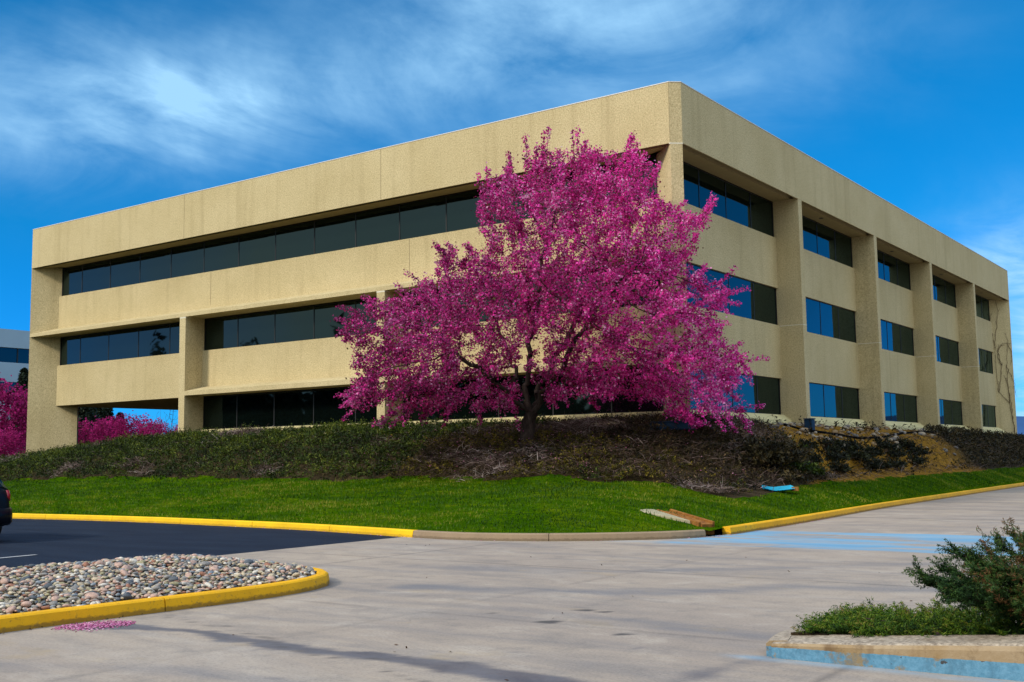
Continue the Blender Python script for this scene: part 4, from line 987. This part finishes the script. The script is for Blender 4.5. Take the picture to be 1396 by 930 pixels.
for (px, dp, h, r, lb) in [(108, 92, 9.0, 2.4, 'broad dark evergreen at the left of the passage opening'), (128, 98, 9.0, 2.2, 'dark evergreen second from left in the passage opening'), (145, 100, 7.0, 1.6, 'slim dark evergreen whose tip shows against the sky'), (163, 104, 6.0, 1.3, 'small dark evergreen right of the slim one in the passage'), (30, 100, 10, 2.0, 'dark evergreen rising behind the magenta trees by the left fin')]:
    p = at_depth(px, 600, dp); conifer((p[0], p[1], .3), h, r, lb, int(px))
bt = small_tree('bare_tree', 2.2, 3.0, 1.5, 500, None, 0, 0, 0, '', crown=False, seed=9); p = at_depth(238, 600, 96); bt.location = (p[0], p[1], .5); tag(bt, 'bare twiggy tree beside the first column in the passage', 'tree')

# belt of trees behind the camera and across the road, seen only as reflections
def treeline():
    C = []
    for i in range(150):
        a = i/150; 
        if i < 95: x, y = -150+i*2.3+random.gauss(0, 1), -92+random.gauss(0, 4)
        else: x, y = 62+random.gauss(0, 3), -80+(i-95)*2.6+random.gauss(0, 1)
        h = (random.uniform(13, 16.5)*(1.5 if i % 11 == 0 else 1) if i < 95 else random.uniform(4.5, 8)); n = 420; c = unit(RNG.normal(size=(n, 3)))*RNG.random((n, 1))**.5*np.array([2.4, 2.4, h*.5])+np.array([x, y, h*.52]); C.append(c)
    C = np.concatenate(C); V, F = leaf_quads(C, .7*RNG.uniform(.6, 1.4, len(C)), .8)
    o = np_mesh('distant_woods', V, F, m_ever, fattr={'tint': tints(len(C))}); tag(o, 'dark belt of trees across the road reflected in the windows', 'woods', kind='stuff')
treeline()

# climbing vine, leafless, on the far right fin
def vine():
    mb = MB(); random.seed(5)
    def fp(px, py):                # on the visible side of the end fin: plane x - (y-R) = 0, a few cm proud
        d = ray(px, py); t = (-.05*1.414-(CAM[0]-(CAM[1]-R)))/(d[0]-d[1])*-1
        t = (.07-R-CAM[0]+CAM[1])/(d[0]-d[1]); return CAM+d*t
    lines = [[(1384, 590), (1380, 560), (1375, 530), (1372, 500), (1374, 470), (1370, 450)], [(1384, 590), (1377, 550), (1362, 535), (1358, 505), (1356, 475), (1352, 450)], [(1362, 535), (1366, 500), (1360, 478), (1368, 468), (1380, 469)], [(1356, 475), (1358, 450), (1360, 425), (1355, 400)], [(1372, 500), (1382, 520), (1386, 545)],
             [(1366, 500), (1360, 485), (1362, 472), (1372, 470)], [(1374, 470), (1379, 480), (1378, 500)], [(1377, 550), (1373, 520), (1368, 510)], [(1352, 450), (1349, 440), (1352, 425)]]
    for ln in lines:
        pts = []
        for a, b in zip(ln[:-1], ln[1:]):
            for k in range(6): pts.append(Vector(fp(a[0]+(b[0]-a[0])*k/6+random.gauss(0, .5), a[1]+(b[1]-a[1])*k/6)))
        mb.tube(pts, [.017*(1-.6*i/len(pts)) for i in range(len(pts))], 5)
        for i in range(0, len(pts)-1, 2):
            q = pts[i]; mb.tube([q, q+Vector((-.12*random.uniform(-1, 1), -.12*random.uniform(-1, 1)+.0, random.uniform(.05, .3)))+Vector((.02, -.02, 0))], [.010, .004], 4)
    o = mb.build('climbing_vine', simple('vine_bark', (.10, .06, .03), .9), fix=False); tag(o, 'leafless brown vine climbing the far right corner fin', 'vine')
vine()

# ------------------------------------------------------------------ far buildings
m_fb = simple('bluish_precast', (.30, .42, .52), .8, .2, 0, .12, .4)
def far_office():
    p = at_depth(20, 600, 112); r = empty('far_office', (p[0], p[1], 0)); tag(r, 'pale blue grey office block far off at the left edge', 'building')
    w, ln, hs = 22, 36, [0, 3.4, 4.6+.4, 6.6, 8.5, 9.9, 11.0, 15.2]
    # walls alternate with ribbon windows; the long face looks toward +X
    def yb(z0, z1, inset): return MB().box(-w+inset, 0-inset, -ln+5+inset, 5-inset, z0, z1)
    zt = lambda py: 1.6+112*(633-py)/FPX
    z = [0, zt(600), zt(575), zt(548), zt(521), zt(494.5), zt(474), zt(449)]
    MBw = MB()
    for i in (0, 2, 4, 6): yb(z[i], z[i+1], 0).build('wall_band', m_fb, r)
    for i in (1, 3, 5):
        f = yb(z[i]+.003, z[i+1]-.003, .35).build('window', m_glass, r); m = MB()
        for k in range(1, 15): y = -ln+5+ln*k/15; m.box(-.36, -.30, y-.06, y+.06, z[i]+.01, z[i+1]-.01)
        m.build('mullion', m_black, f)
    MB().box(-w+.5, -.5, -ln+5.5, 4.5, z[7]-.6, z[7]-.4).build('roof', m_fb, r)
far_office()
def tiny_block():
    p = at_depth(206, 600, 420); r = empty('far_building', (p[0], p[1], 0), -.9); tag(r, 'small pale building with a teal side seen through the passage', 'building')
    MB().box(-1.4, -.1, -4, 4, 0, 15.5).build('white_wall', simple('white_wall', (.7, .68, .62), .8), r); MB().box(-.097, 3.4, -3.8, 3.8, 0, 15.9).build('teal_wall', simple('teal_wall', (.02, .16, .2), .5), r)
    MB().box(-1.5, 3.5, -4.1, 4.1, 15.903, 16.2).build('roof', m_fb, r)
tiny_block()

# ------------------------------------------------------------------ lawn drain and blue lid
m_rust = NT('rusty_steel'); _n = m_rust.noise(7, 5, .7); m_rust = m_rust.done(m_rust.ramp(_n, [(.3, (.13, .045, .010)), (.55, (.27, .11, .018)), (.75, (.36, .19, .06))]), .75, m_rust.bump(_n, .3, .01), .3)
m_pale = simple('pale_concrete', (.33, .29, .19), .9, .15, 0, .25, 6)
def drain():
    a = on_plane(975, 719, 2, .17); b = on_ground(909, 699); ax = Vector(a)-Vector(b); ln = ax.length; t = math.atan2(ax.y, ax.x); r = empty('drain_channel', (b[0], b[1], b[2]), t)
    r.rotation_euler = (0, -math.asin(ax.z/ln)*1.0, t)
    r.rotation_euler = (0, math.asin(-ax.z/ln), t)
    MB().box(-.12, ln-.30, -.13, .13, -.20, .02).build('channel_bed', m_rust, r, bevel=.008)
    for y in (-.16, .16): MB().box(-.12, ln-.33, y-.028, y+.028, -.2, .06).build('side_rail', m_rust, r, bevel=.008)
    # flared concrete apron to the camera side of the channel
    MB().prism([(-.22, -.55), (.1, -.60), (ln*.4, -.40), (ln*.68, -.195), (-.2, -.195), (-.30, -.33)], -.25, .05).build('apron', m_pale, r, bevel=.015)
    tag(r, 'rust brown drain channel with pale concrete apron cut through the lawn tip', 'drain')
drain()
def lid():
    q = on_ground(1061, 671); r = empty('plastic_lid', (q[0], q[1], q[2]+.05), yaw)
    V = []; F = []; nx, ny = 14, 7
    for i in range(nx+1):
        for j in range(ny+1):
            u, v = i/nx-.5, j/ny-.5; w = .86*(1-.5*abs(v)**2.0)
            V.append((u*w, v*.34, .03+.12*v+.05*(u*2)**2+.008*math.sin(u*9)+(.03 if v < -.4 else 0)))
    for i in range(nx):
        for j in range(ny): F.append((i*(ny+1)+j, (i+1)*(ny+1)+j, (i+1)*(ny+1)+j+1, i*(ny+1)+j+1))
    mb = MB(); mb.add(V, F); n = len(V); mb.add([(x, y, z-.018) for x, y, z in V], [f[::-1] for f in F])
    mb.build('shell', simple('cyan_plastic', (.015, .30, .46), .4, .5, 0, .3, 5), r, smooth=True, fix=False)
    MB().box(.36, .54, -.05, .10, -.03, .08).build('broken_hinge', m_rust, r, bevel=.01)
    tag(r, 'bent bright cyan plastic lid lying where the bank meets the grass', 'lid')
lid()

# ------------------------------------------------------------------ river rocks
RC = [('pale pink', (.45, .30, .24)), ('grey', (.235, .22, .205)), ('buff', (.44, .36, .25)), ('white', (.56, .51, .44)), ('dark slate', (.095, .105, .12)), ('rust red', (.28, .13, .085)), ('olive tan', (.29, .255, .15)), ('bluish grey', (.23, .255, .28))]
RW = [.19, .18, .20, .11, .09, .05, .11, .07]
def rock_mat(name, col):
    t = NT(name); n = t.noise(2.2, 5, .65); f = t.noise(11, 3, .6); rnd = t.n('ShaderNodeObjectInfo').outputs['Random']
    c = t.mix(t.ramp(n, [(.35, 0), (.65, 1)]), tuple(q*.7 for q in col), tuple(min(.8, q*1.25) for q in col)); c = t.mix(t.math('MULTIPLY', t.ramp(f, [(.55, 0), (.7, 1)]), .4), c, tuple(q*.5 for q in col))
    return t.done(c, .75, t.bump(f, .15, .05), .25)
m_rocks = [rock_mat(n.replace(' ', '_')+'_cobble', c) for n, c in RC]
rk = [[rock_mesh('cobble', m_rocks[c], 10*c+k, .62, 3, .10) for k in range(3)] for c in range(8)]
base = [rock_mesh('proto', m_rocks[0], 500+k, .62, 2, .12) for k in range(4)]
base_np = []
for me in base:
    v = np.zeros(len(me.vertices)*3, np.float32); me.vertices.foreach_get('co', v); f = np.zeros(len(me.loops), np.int32); me.loops.foreach_get('vertex_index', f); base_np.append((v.reshape(-1, 3), f.reshape(-1, 3)))
def rocks():
    pts = []; inner = [tuple(p) for p in ISL]
    cell = {}
    for i in range(170000):
        x, y = random.uniform(1.0, 5.4), random.uniform(-26.2, -19.6)
        s = random.choice((.022, .025, .028, .031, .035, .041, .052))*random.uniform(.85, 1.1)
        k = (int(x/.08), int(y/.08)); bad = False
        for a in range(-2, 3):
            for b in range(-2, 3):
                for (qx, qy, qs) in cell.get((k[0]+a, k[1]+b), ()):
                    if (qx-x)**2+(qy-y)**2 < ((qs+s)*.74)**2: bad = True; break
                if bad: break
            if bad: break
        if not bad: cell.setdefault(k, []).append((x, y, s)); pts.append((x, y, s))
    P = np.array(pts); ok = in_poly(P[:, 0], P[:, 1], inner); d = np.abs(dist_path(P[:, 0], P[:, 1], ISL)); P = P[ok & (d > .165+P[:, 2]*.5)]; d = np.abs(dist_path(P[:, 0], P[:, 1], ISL))
    mound = .135+.24*np.clip((d-.2)/1.5, 0, 1)**.8+RNG.uniform(-.015, .03, len(P))
    # visible ones only, nearest first
    q = np.stack([P[:, 0], P[:, 1], mound], 1)-CAM; w = q@FW; X = PW/2+FPX*(q@RT)/w; vis = (X > -60)
    P, mound, w, X = P[vis], mound[vis], w[vis], X[vis]
    area = P[:, 2]/w; front = (X > 0) & (P[:, 0] > 2.0); order = np.argsort(-np.where(front, area, 0))
    col = RNG.choice(8, len(P), p=RW)
    print('rocks', len(P))
    for i in order[:300]:
        c = int(col[i]); o = bpy.data.objects.new('cobble', rk[c][int(i) % 3]); COL.objects.link(o); s = float(P[i, 2])
        o.location = (P[i, 0], P[i, 1], mound[i]); o.scale = (s*random.uniform(.95, 1.15), s*random.uniform(.9, 1.1), s*random.uniform(.8, 1.1)); o.rotation_euler = (random.gauss(0, .25), random.gauss(0, .25), random.uniform(0, 6.28))
        tag(o, 'smooth %s river cobble among the biggest at the front of the rock bed' % RC[c][0], 'stone', 'large %s cobbles at the front of the rock bed' % RC[c][0])
    V = []; F = []; MI = []; n = 0
    rest = list(order[300:])+[]
    for i in rest:
        v, f = base_np[int(i) % 4]; s = P[i, 2]; a = random.uniform(0, 6.28); R3 = np.array(Matrix.Rotation(a, 3, 'Z') @ Matrix.Rotation(random.gauss(0, .25), 3, 'X') @ Matrix.Rotation(random.gauss(0, .25), 3, 'Y'))
        V.append((v*np.array([s*random.uniform(.9, 1.2), s*random.uniform(.85, 1.1), s*random.uniform(.75, 1.1)]))@R3.T+np.array([P[i, 0], P[i, 1], mound[i]])); F.append(f+n); n += len(v); MI.append(np.full(len(f), col[i]))
    # a lower filling layer so no soil shows between
    for _ in range(5200):
        x, y = random.uniform(1.2, 5.25), random.uniform(-26, -19.8); dd = abs(float(dist_path(np.array([x]), np.array([y]), ISL[::2])[0]))
        if dd < .19 or not in_poly(np.array([x]), np.array([y]), inner)[0]: continue
        v, f = base_np[_ % 4]; s = random.uniform(.026, .042); zz = .105+.24*min(1, max(0, (dd-.2)/1.5))**.8
        a = random.uniform(0, 6.28); R3 = np.array(Matrix.Rotation(a, 3, 'Z')); V.append((v*s)@R3.T+np.array([x, y, zz])); F.append(f+n); n += len(v); MI.append(np.full(len(f), RNG.choice(8, p=RW)))
    o = np_mesh('cobbles', np.concatenate(V), np.concatenate(F), m_rocks_pos, smooth=True); o.data.polygons.foreach_set('material_index', np.concatenate(MI).astype(np.int32)); o.data.update()
    tag(o, 'mixed river rocks filling the back and gaps of the kerbed bed', 'rocks', kind='stuff')
def rock_mat_pos(name, col):
    t = NT(name); n = t.noise(18, 4, .65); f = t.noise(90, 3, .6); big = t.n('ShaderNodeTexWhiteNoise', noise_dimensions='3D')
    c = t.mix(t.ramp(n, [(.35, 0), (.65, 1)]), tuple(q*.65 for q in col), tuple(min(.8, q*1.25) for q in col)); c = t.mix(t.math('MULTIPLY', t.ramp(f, [(.55, 0), (.7, 1)]), .35), c, tuple(q*.5 for q in col))
    return t.done(c, .75, t.bump(f, .15, .005), .25)
m_rocks_pos = [rock_mat_pos(n.replace(' ', '_')+'_river_rock', c) for n, c in RC]
rocks()
for me in base: bpy.data.meshes.remove(me)

# fallen petals
def petals():
    C = []
    for _ in range(1500):
        a = random.betavariate(2, 1.6); q = on_plane(70+a*115, 856.5-a*8+random.gauss(0, 1.0+1.6*math.sin(a*PI)), 2, .006); C.append(q)
    V, F = leaf_quads(np.array(C), .014, .8, nrm=np.array([0, 0, 2.5]), jitter=.5); o = np_mesh('petals', V, F, m_petal, fattr={'tint': tints(len(C))}); tag(o, 'drift of pink fallen petals against the island kerb', 'petals', kind='stuff')
    C = []
    for i in range(2600):
        j = random.randrange(60, len(KP)-20); p = KP[j]; 
        if not (-16 < p[0] < 6 and p[1] < -4): continue
        if 1.2 < p[0] < 5.4 and p[1] < -9.5 and random.random() < .85: continue
        q = KP[j+1]-p; q = q/np.linalg.norm(q); off = -abs(random.gauss(.03, .05)); s = random.uniform(0, .35); C.append((p[0]+q[0]*s-q[1]*off, p[1]+q[1]*s+q[0]*off, .008))
    V, F = leaf_quads(np.array(C), .016, .8, nrm=np.array([0, 0, 2.5]), jitter=.5); o = np_mesh('petals', V, F, m_petal, fattr={'tint': tints(len(C))}); tag(o, 'thin line of fallen pink petals along the lawn kerb gutter', 'petals', kind='stuff')
    C = []
    for i in range(150):
        j = random.randrange(len(ISL)); p = ISL[j]; q = p+_T[j]*random.uniform(-.2, .2)-np.array([-_T[j][1], _T[j][0]])*abs(random.gauss(.02, .06)); C.append((q[0], q[1], .009))
    for i in range(130):
        j = random.randrange(90, len(KP)-40); p = KP[j]; q = unit(KP[j+1]-p); off = abs(random.gauss(.02, .06)); C.append((p[0]+q[1]*off, p[1]-q[0]*off, .010))
    for i in range(60): C.append((random.uniform(1, 13), random.uniform(-25, -13.6), .009))
    V, F = leaf_quads(np.array(C), .018*RNG.uniform(.5, 1.3, len(C)), .6, nrm=np.array([0, 0, 1.6]), jitter=.6); o = np_mesh('dry_leaves', V, F, m_leafred, fattr={'tint': tints(len(C))}); tag(o, 'small dry brown leaves and grit scattered over the pavement', 'litter', kind='stuff')
    n = 1500; x = TREE[0]+RNG.normal(0, 3.2, n); y = TREE[1]+RNG.normal(-.5, 2.0, n); k = in_poly(x, y, BERM_POLY) & (y < -.2); x, y = x[k], y[k]; C = np.stack([x, y, height(x, y)+RNG.uniform(.05, .35, len(x))], 1)
    V, F = leaf_quads(C, .022, .8, nrm=np.array([0, 0, 2.5]), jitter=.6); o = np_mesh('petals', V, F, m_petal, fattr={'tint': tints(len(C))}); tag(o, 'scattered pink petals on the bank beneath the blossom tree', 'petals', kind='stuff')
petals()

# ------------------------------------------------------------------ foreground junipers
def needle_spray(base, d, length, nb, out, tl, th, size=.013, arch=.25, redtip=0):
    """one feathery branch: side branchlets off a curving axis, each set with short scale needles"""
    d = unit(np.array(d)); side = unit(np.cross(d, [0, 0, 1])+1e-6); upv = np.cross(side, d); C = []; U = []; T = []
    t0 = RNG.uniform(tl, th)
    for b in range(nb):
        s = (b+.5)/nb; o = base+d*length*s+np.array([0, 0, 1])*arch*length*(s*s)*.6-np.array([0, 0, 1])*.25*arch*length*s
        bl = length*.34*(1-.72*s)*(.35+.65*min(1, s*4)); sg = 1 if b % 2 else -1
        bd = unit(d*.75+side*sg*RNG.uniform(.4, .9)+upv*RNG.normal(0, .4)); m = max(5, int(bl/.0055)); k = np.linspace(0, 1, m)[:, None]
        C.append(o+bd*bl*k+RNG.normal(size=(m, 3))*.006+upv*(k**2)*bl*.15); U.append(bd+RNG.normal(size=(m, 3))*.42); T.append(np.clip(t0+(k[:, 0]-.5)*.35+.22*(s-.5)+RNG.normal(0, .07, m)+redtip*s, 0, 1))
    out.append((np.concatenate(C), np.concatenate(U), np.concatenate(T)))
def finish(out, size, name, mat, parent):
    C = np.concatenate([q[0] for q in out]); U = np.concatenate([q[1] for q in out]); T = np.concatenate([q[2] for q in out])
    V, F = leaf_quads(C, size*RNG.uniform(.7, 1.3, len(C)), .2, U=U); return np_mesh(name, V, F, mat, parent, fattr={'tint': T})
def junipers():
    # low spreading juniper along the kerb
    r = empty('juniper_shrub', (13.4, -21.5, .14)); O = np.array([13.4, -21.5, .14]); out = []; mb = MB()
    ztop = lambda x: np.interp(x, [11.9, 12.2, 12.6, 13.2, 14, 15.5], [.03, .09, .13, .20, .20, .24])
    for i in range(1900):
        x = 12.0+3.6*RNG.random()**1.2; y = RNG.uniform(-21.86, -20.75+.1*(x-12)); zt = float(ztop(x))
        b = np.array([x, y, .14+RNG.uniform(.0, .75)*zt])-O; a = RNG.uniform(0, 2*PI); d = np.array([math.cos(a)-.25, math.sin(a)-.35, RNG.uniform(.1, .6)])
        needle_spray(b, d, RNG.uniform(.10, .17), 9, out, 0.1, .85, arch=.3)
    for i in range(34):      # stray shoots over the top and nose
        x = RNG.uniform(12.0, 14.6); b = np.array([x, RNG.uniform(-21.8, -21.0), .14+float(ztop(x))*.85])-O
        needle_spray(b, [RNG.normal(-.3, .5), RNG.normal(0, .4), .8], RNG.uniform(.08, .16), 11, out, .4, .9, arch=.2)
    for i in range(26): needle_spray(np.array([12.02+RNG.uniform(0, .25), RNG.uniform(-21.85, -21.3), .15])-O, [-1, RNG.normal(-.3, .5), RNG.uniform(.1, .5)], RNG.uniform(.12, .26), 10, out, .3, .9)
    finish(out, .0165, 'foliage', m_jnear, r)
    for i in range(14):
        x = RNG.uniform(12.3, 15); mb.tube([(.2, .1, -.06), ((x-13.4)*.5, RNG.uniform(-.2, .4), .04), (x-13.4, RNG.uniform(-.3, .5), .12)], [.02, .013, .006], 5)
    mb.build('stem', m_bark, r); tag(r, 'low bright green spreading juniper filling the blue edged planter', 'shrub')
    # taller juniper with feathery reaching branches and rusty tips
    r = empty('juniper_shrub', (14.1, -21.0, .14)); O = np.array([14.1, -21.0, .14]); out = []; mb = MB()
    def px_pt(px, py, w=8.95): return at_depth(px, py, w)-O
    W = float((O-CAM)@FW)
    arms = [((1252, 782), 0), ((1288, 776), .15), ((1262, 792), .1), ((1302, 751), -.1), ((1322, 762), .2), ((1345, 750), -.15), ((1382, 728), 0), ((1362, 742), .2), ((1396, 745), -.1), ((1300, 800), -.25), ((1290, 812), -.3), ((1330, 780), -.35), ((1360, 775), -.4), ((1420, 760), .1), ((1450, 770), 0), ((1440, 800), -.3), ((1390, 790), -.45), ((1350, 800), -.45), ((1320, 815), -.4), ((1400, 815), -.45), ((1470, 800), .1)]
    for (p, du) in arms:
        e = at_depth(p[0], p[1], W+du)-O; b0 = np.array([RNG.uniform(-.15, .25), RNG.uniform(-.2, .2), .02]); mid = b0*.5+e*.5+np.array([0, 0, -.04])
        pts = [b0*(1-s)**2+2*mid*s*(1-s)+e*s*s for s in np.linspace(0, 1, 9)]; mb.tube(pts, list(np.linspace(.018, .004, 9)), 5)
        ln = np.linalg.norm(e-b0)
        for k in range(135):
            s = RNG.uniform(.18, 1.0); q = b0*(1-s)**2+2*mid*s*(1-s)+e*s*s; tg = unit((e-mid)*s+(mid-b0)*(1-s)); wd = .20*(1.1-s)+.03
            d = tg*1.0+RNG.normal(size=3)*.42+np.array([0, 0, .12]); red = .34 if (p[0] > 1320 and s > .55 and RNG.random() < .65) else 0
            needle_spray(q+RNG.normal(size=3)*wd*.16, d, RNG.uniform(.10, .21)*(1.15-.35*s), 10, out, .05+red, .55+red, arch=.1)
    finish(out, .0165, 'foliage', m_jblue, r); mb.build('stem', m_bark, r, smooth=True)
    tag(r, 'taller dark juniper with rusty tips reaching out over the planter', 'shrub')
junipers()

# ------------------------------------------------------------------ dark car at the left edge
def car():
    m_paint = NT('car_paint').done((.003, .004, .008), .35, None, .22); m_rub = simple('rubber', (.012, .012, .012), .85); m_rim = simple('alloy', (.35, .35, .36), .35, .5, 1)
    m_lamp = NT('red_lamp_plastic').done((.30, .006, .012), .2, None, .5); m_trim = simple('black_trim', (.008, .008, .009), .6)
    p = on_plane(22, 738, 2, 0); r = empty('car', (p[0]-2.3, p[1]-.92, 0), 0); tag(r, 'dark car parked at the left edge showing its rear corner', 'car')
    # stations along x: rear at +2.3, nose at -2.3;  profile half-width / z rows
    xs = [2.30, 2.24, 2.10, 1.75, 1.2, .5, -.4, -1.0, -1.7, -2.1, -2.28]
    belt = [.98, 1.10, 1.17, 1.18, 1.14, 1.10, 1.07, 1.04, .98, .86, .70]; low = [.36, .30, .25, .22, .2, .2, .2, .2, .22, .28, .36]; hw = [.70, .82, .88, .90, .91, .92, .92, .91, .89, .82, .64]
    V = []; F = []; prof = []
    for x, b, l, h in zip(xs, belt, low, hw):
        ring = [(-h*.84, l), (-h*.97, l+.12), (-h, .5), (-h*.985, .72), (-h*.93, b-.08), (-h*.82, b), (0, b+.03), (h*.82, b), (h*.93, b-.08), (h*.985, .72), (h, .5), (h*.97, l+.12), (h*.84, l)]
        V += [(x, y, min(z, b+.03)) for y, z in ring]
    k = 13
    for i in range(len(xs)-1):
        for j in range(k): F.append((i*k+j, i*k+(j+1) % k, (i+1)*k+(j+1) % k, (i+1)*k+j))
    F += [tuple(range(k)), tuple((len(xs)-1)*k+j for j in range(k))]
    body = MB().add(V, F).build('body', m_paint, r, smooth=True)
    md = body.modifiers.new('s', 'SUBSURF'); md.levels = 1; md.render_levels = 1
    # bulging bumper
    mb = MB(); bx = [(2.20, -.88), (2.36, -.74), (2.42, -.4), (2.44, 0), (2.42, .4), (2.36, .74), (2.20, .88)]
    Vb = []; Fb = []
    for (x, y) in bx: Vb += [(x-.10, y, .34), (x-.01, y, .40), (x, y, .55), (x-.02, y, .68), (x-.14, y, .72), (1.9, y*.98, .6)]
    for i in range(6):
        for j in range(6): Fb.append((i*6+j, i*6+(j+1) % 6, (i+1)*6+(j+1) % 6, (i+1)*6+j))
    Fb += [tuple(range(6)), tuple(36+j for j in range(6))]; mb.add(Vb, Fb); mb.build('bumper', m_paint, r, smooth=True)
    # greenhouse
    g = MB(); st = [(2.16, .78, 1.14), (1.75, .70, 1.50), (.6, .68, 1.60), (-.4, .68, 1.56), (-1.15, .80, 1.05)]; Vg = []; Fg = []
    for x, w, z in st: Vg += [(x, -w*1.12 if z > 1.2 else -w, 1.04), (x, -w, z-.05), (x, -w*.86, z), (x, w*.86, z), (x, w, z-.05), (x, w*1.12 if z > 1.2 else w, 1.04)]
    for i in range(4):
        for j in range(5): Fg.append((i*6+j, i*6+j+1, (i+1)*6+j+1, (i+1)*6+j))
    Fg += [tuple(range(6)), tuple(24+j for j in range(6))]; g.add(Vg, Fg); g.build('greenhouse', m_glass, r)
    MB().add([(1.72, -.6, 1.512), (.6, -.585, 1.612), (-.38, -.585, 1.572), (-.38, .585, 1.572), (.6, .585, 1.612), (1.72, .6, 1.512)], [(0, 1, 4, 5), (1, 2, 3, 4)]).build('roof', m_paint, r)
    for sgn in (1, -1):
        tl = MB(); a = [(2.215, .72), (2.19, .79), (2.10, .855), (1.95, .89)]; Vt = []
        for (x, y) in a: Vt += [(x+.012, sgn*y, .84), (x+.018, sgn*y, .95), (x-.02, sgn*(y-.012), 1.06)]
        Ft = []
        for i in range(3):
            for j in range(2): Ft.append((i*3+j, i*3+j+1, (i+1)*3+j+1, (i+1)*3+j))
        tl.add(Vt, Ft); o = tl.build('tail_light', m_lamp, r, smooth=True, fix=True); sm = o.modifiers.new('s', 'SOLIDIFY'); sm.thickness = .03; sm.offset = 0
        for x in (1.42, -1.4):
            w = MB().tube([(x, sgn*.72, .33), (x, sgn*.93, .33)], [.33, .33], 24).build('wheel', m_rub, r, bevel=.02); ri = MB().tube([(x, sgn*.9, .33), (x, sgn*.945, .33)], [.22, .20], 16).build('rim', m_rim, w)
        MB().box(-1.0, -.82, sgn*1.0-.09, sgn*1.0+.09, 1.02, 1.17).build('wing_mirror', m_paint, r, bevel=.03)
        MB().box(-2.29, -2.15, sgn*.55-.15, sgn*.55+.15, .62, .76).build('headlight', m_rim, r, bevel=.02)
    MB().box(2.43, 2.445, -.26, .26, .45, .56).build('number_plate', m_trim, r)
car()
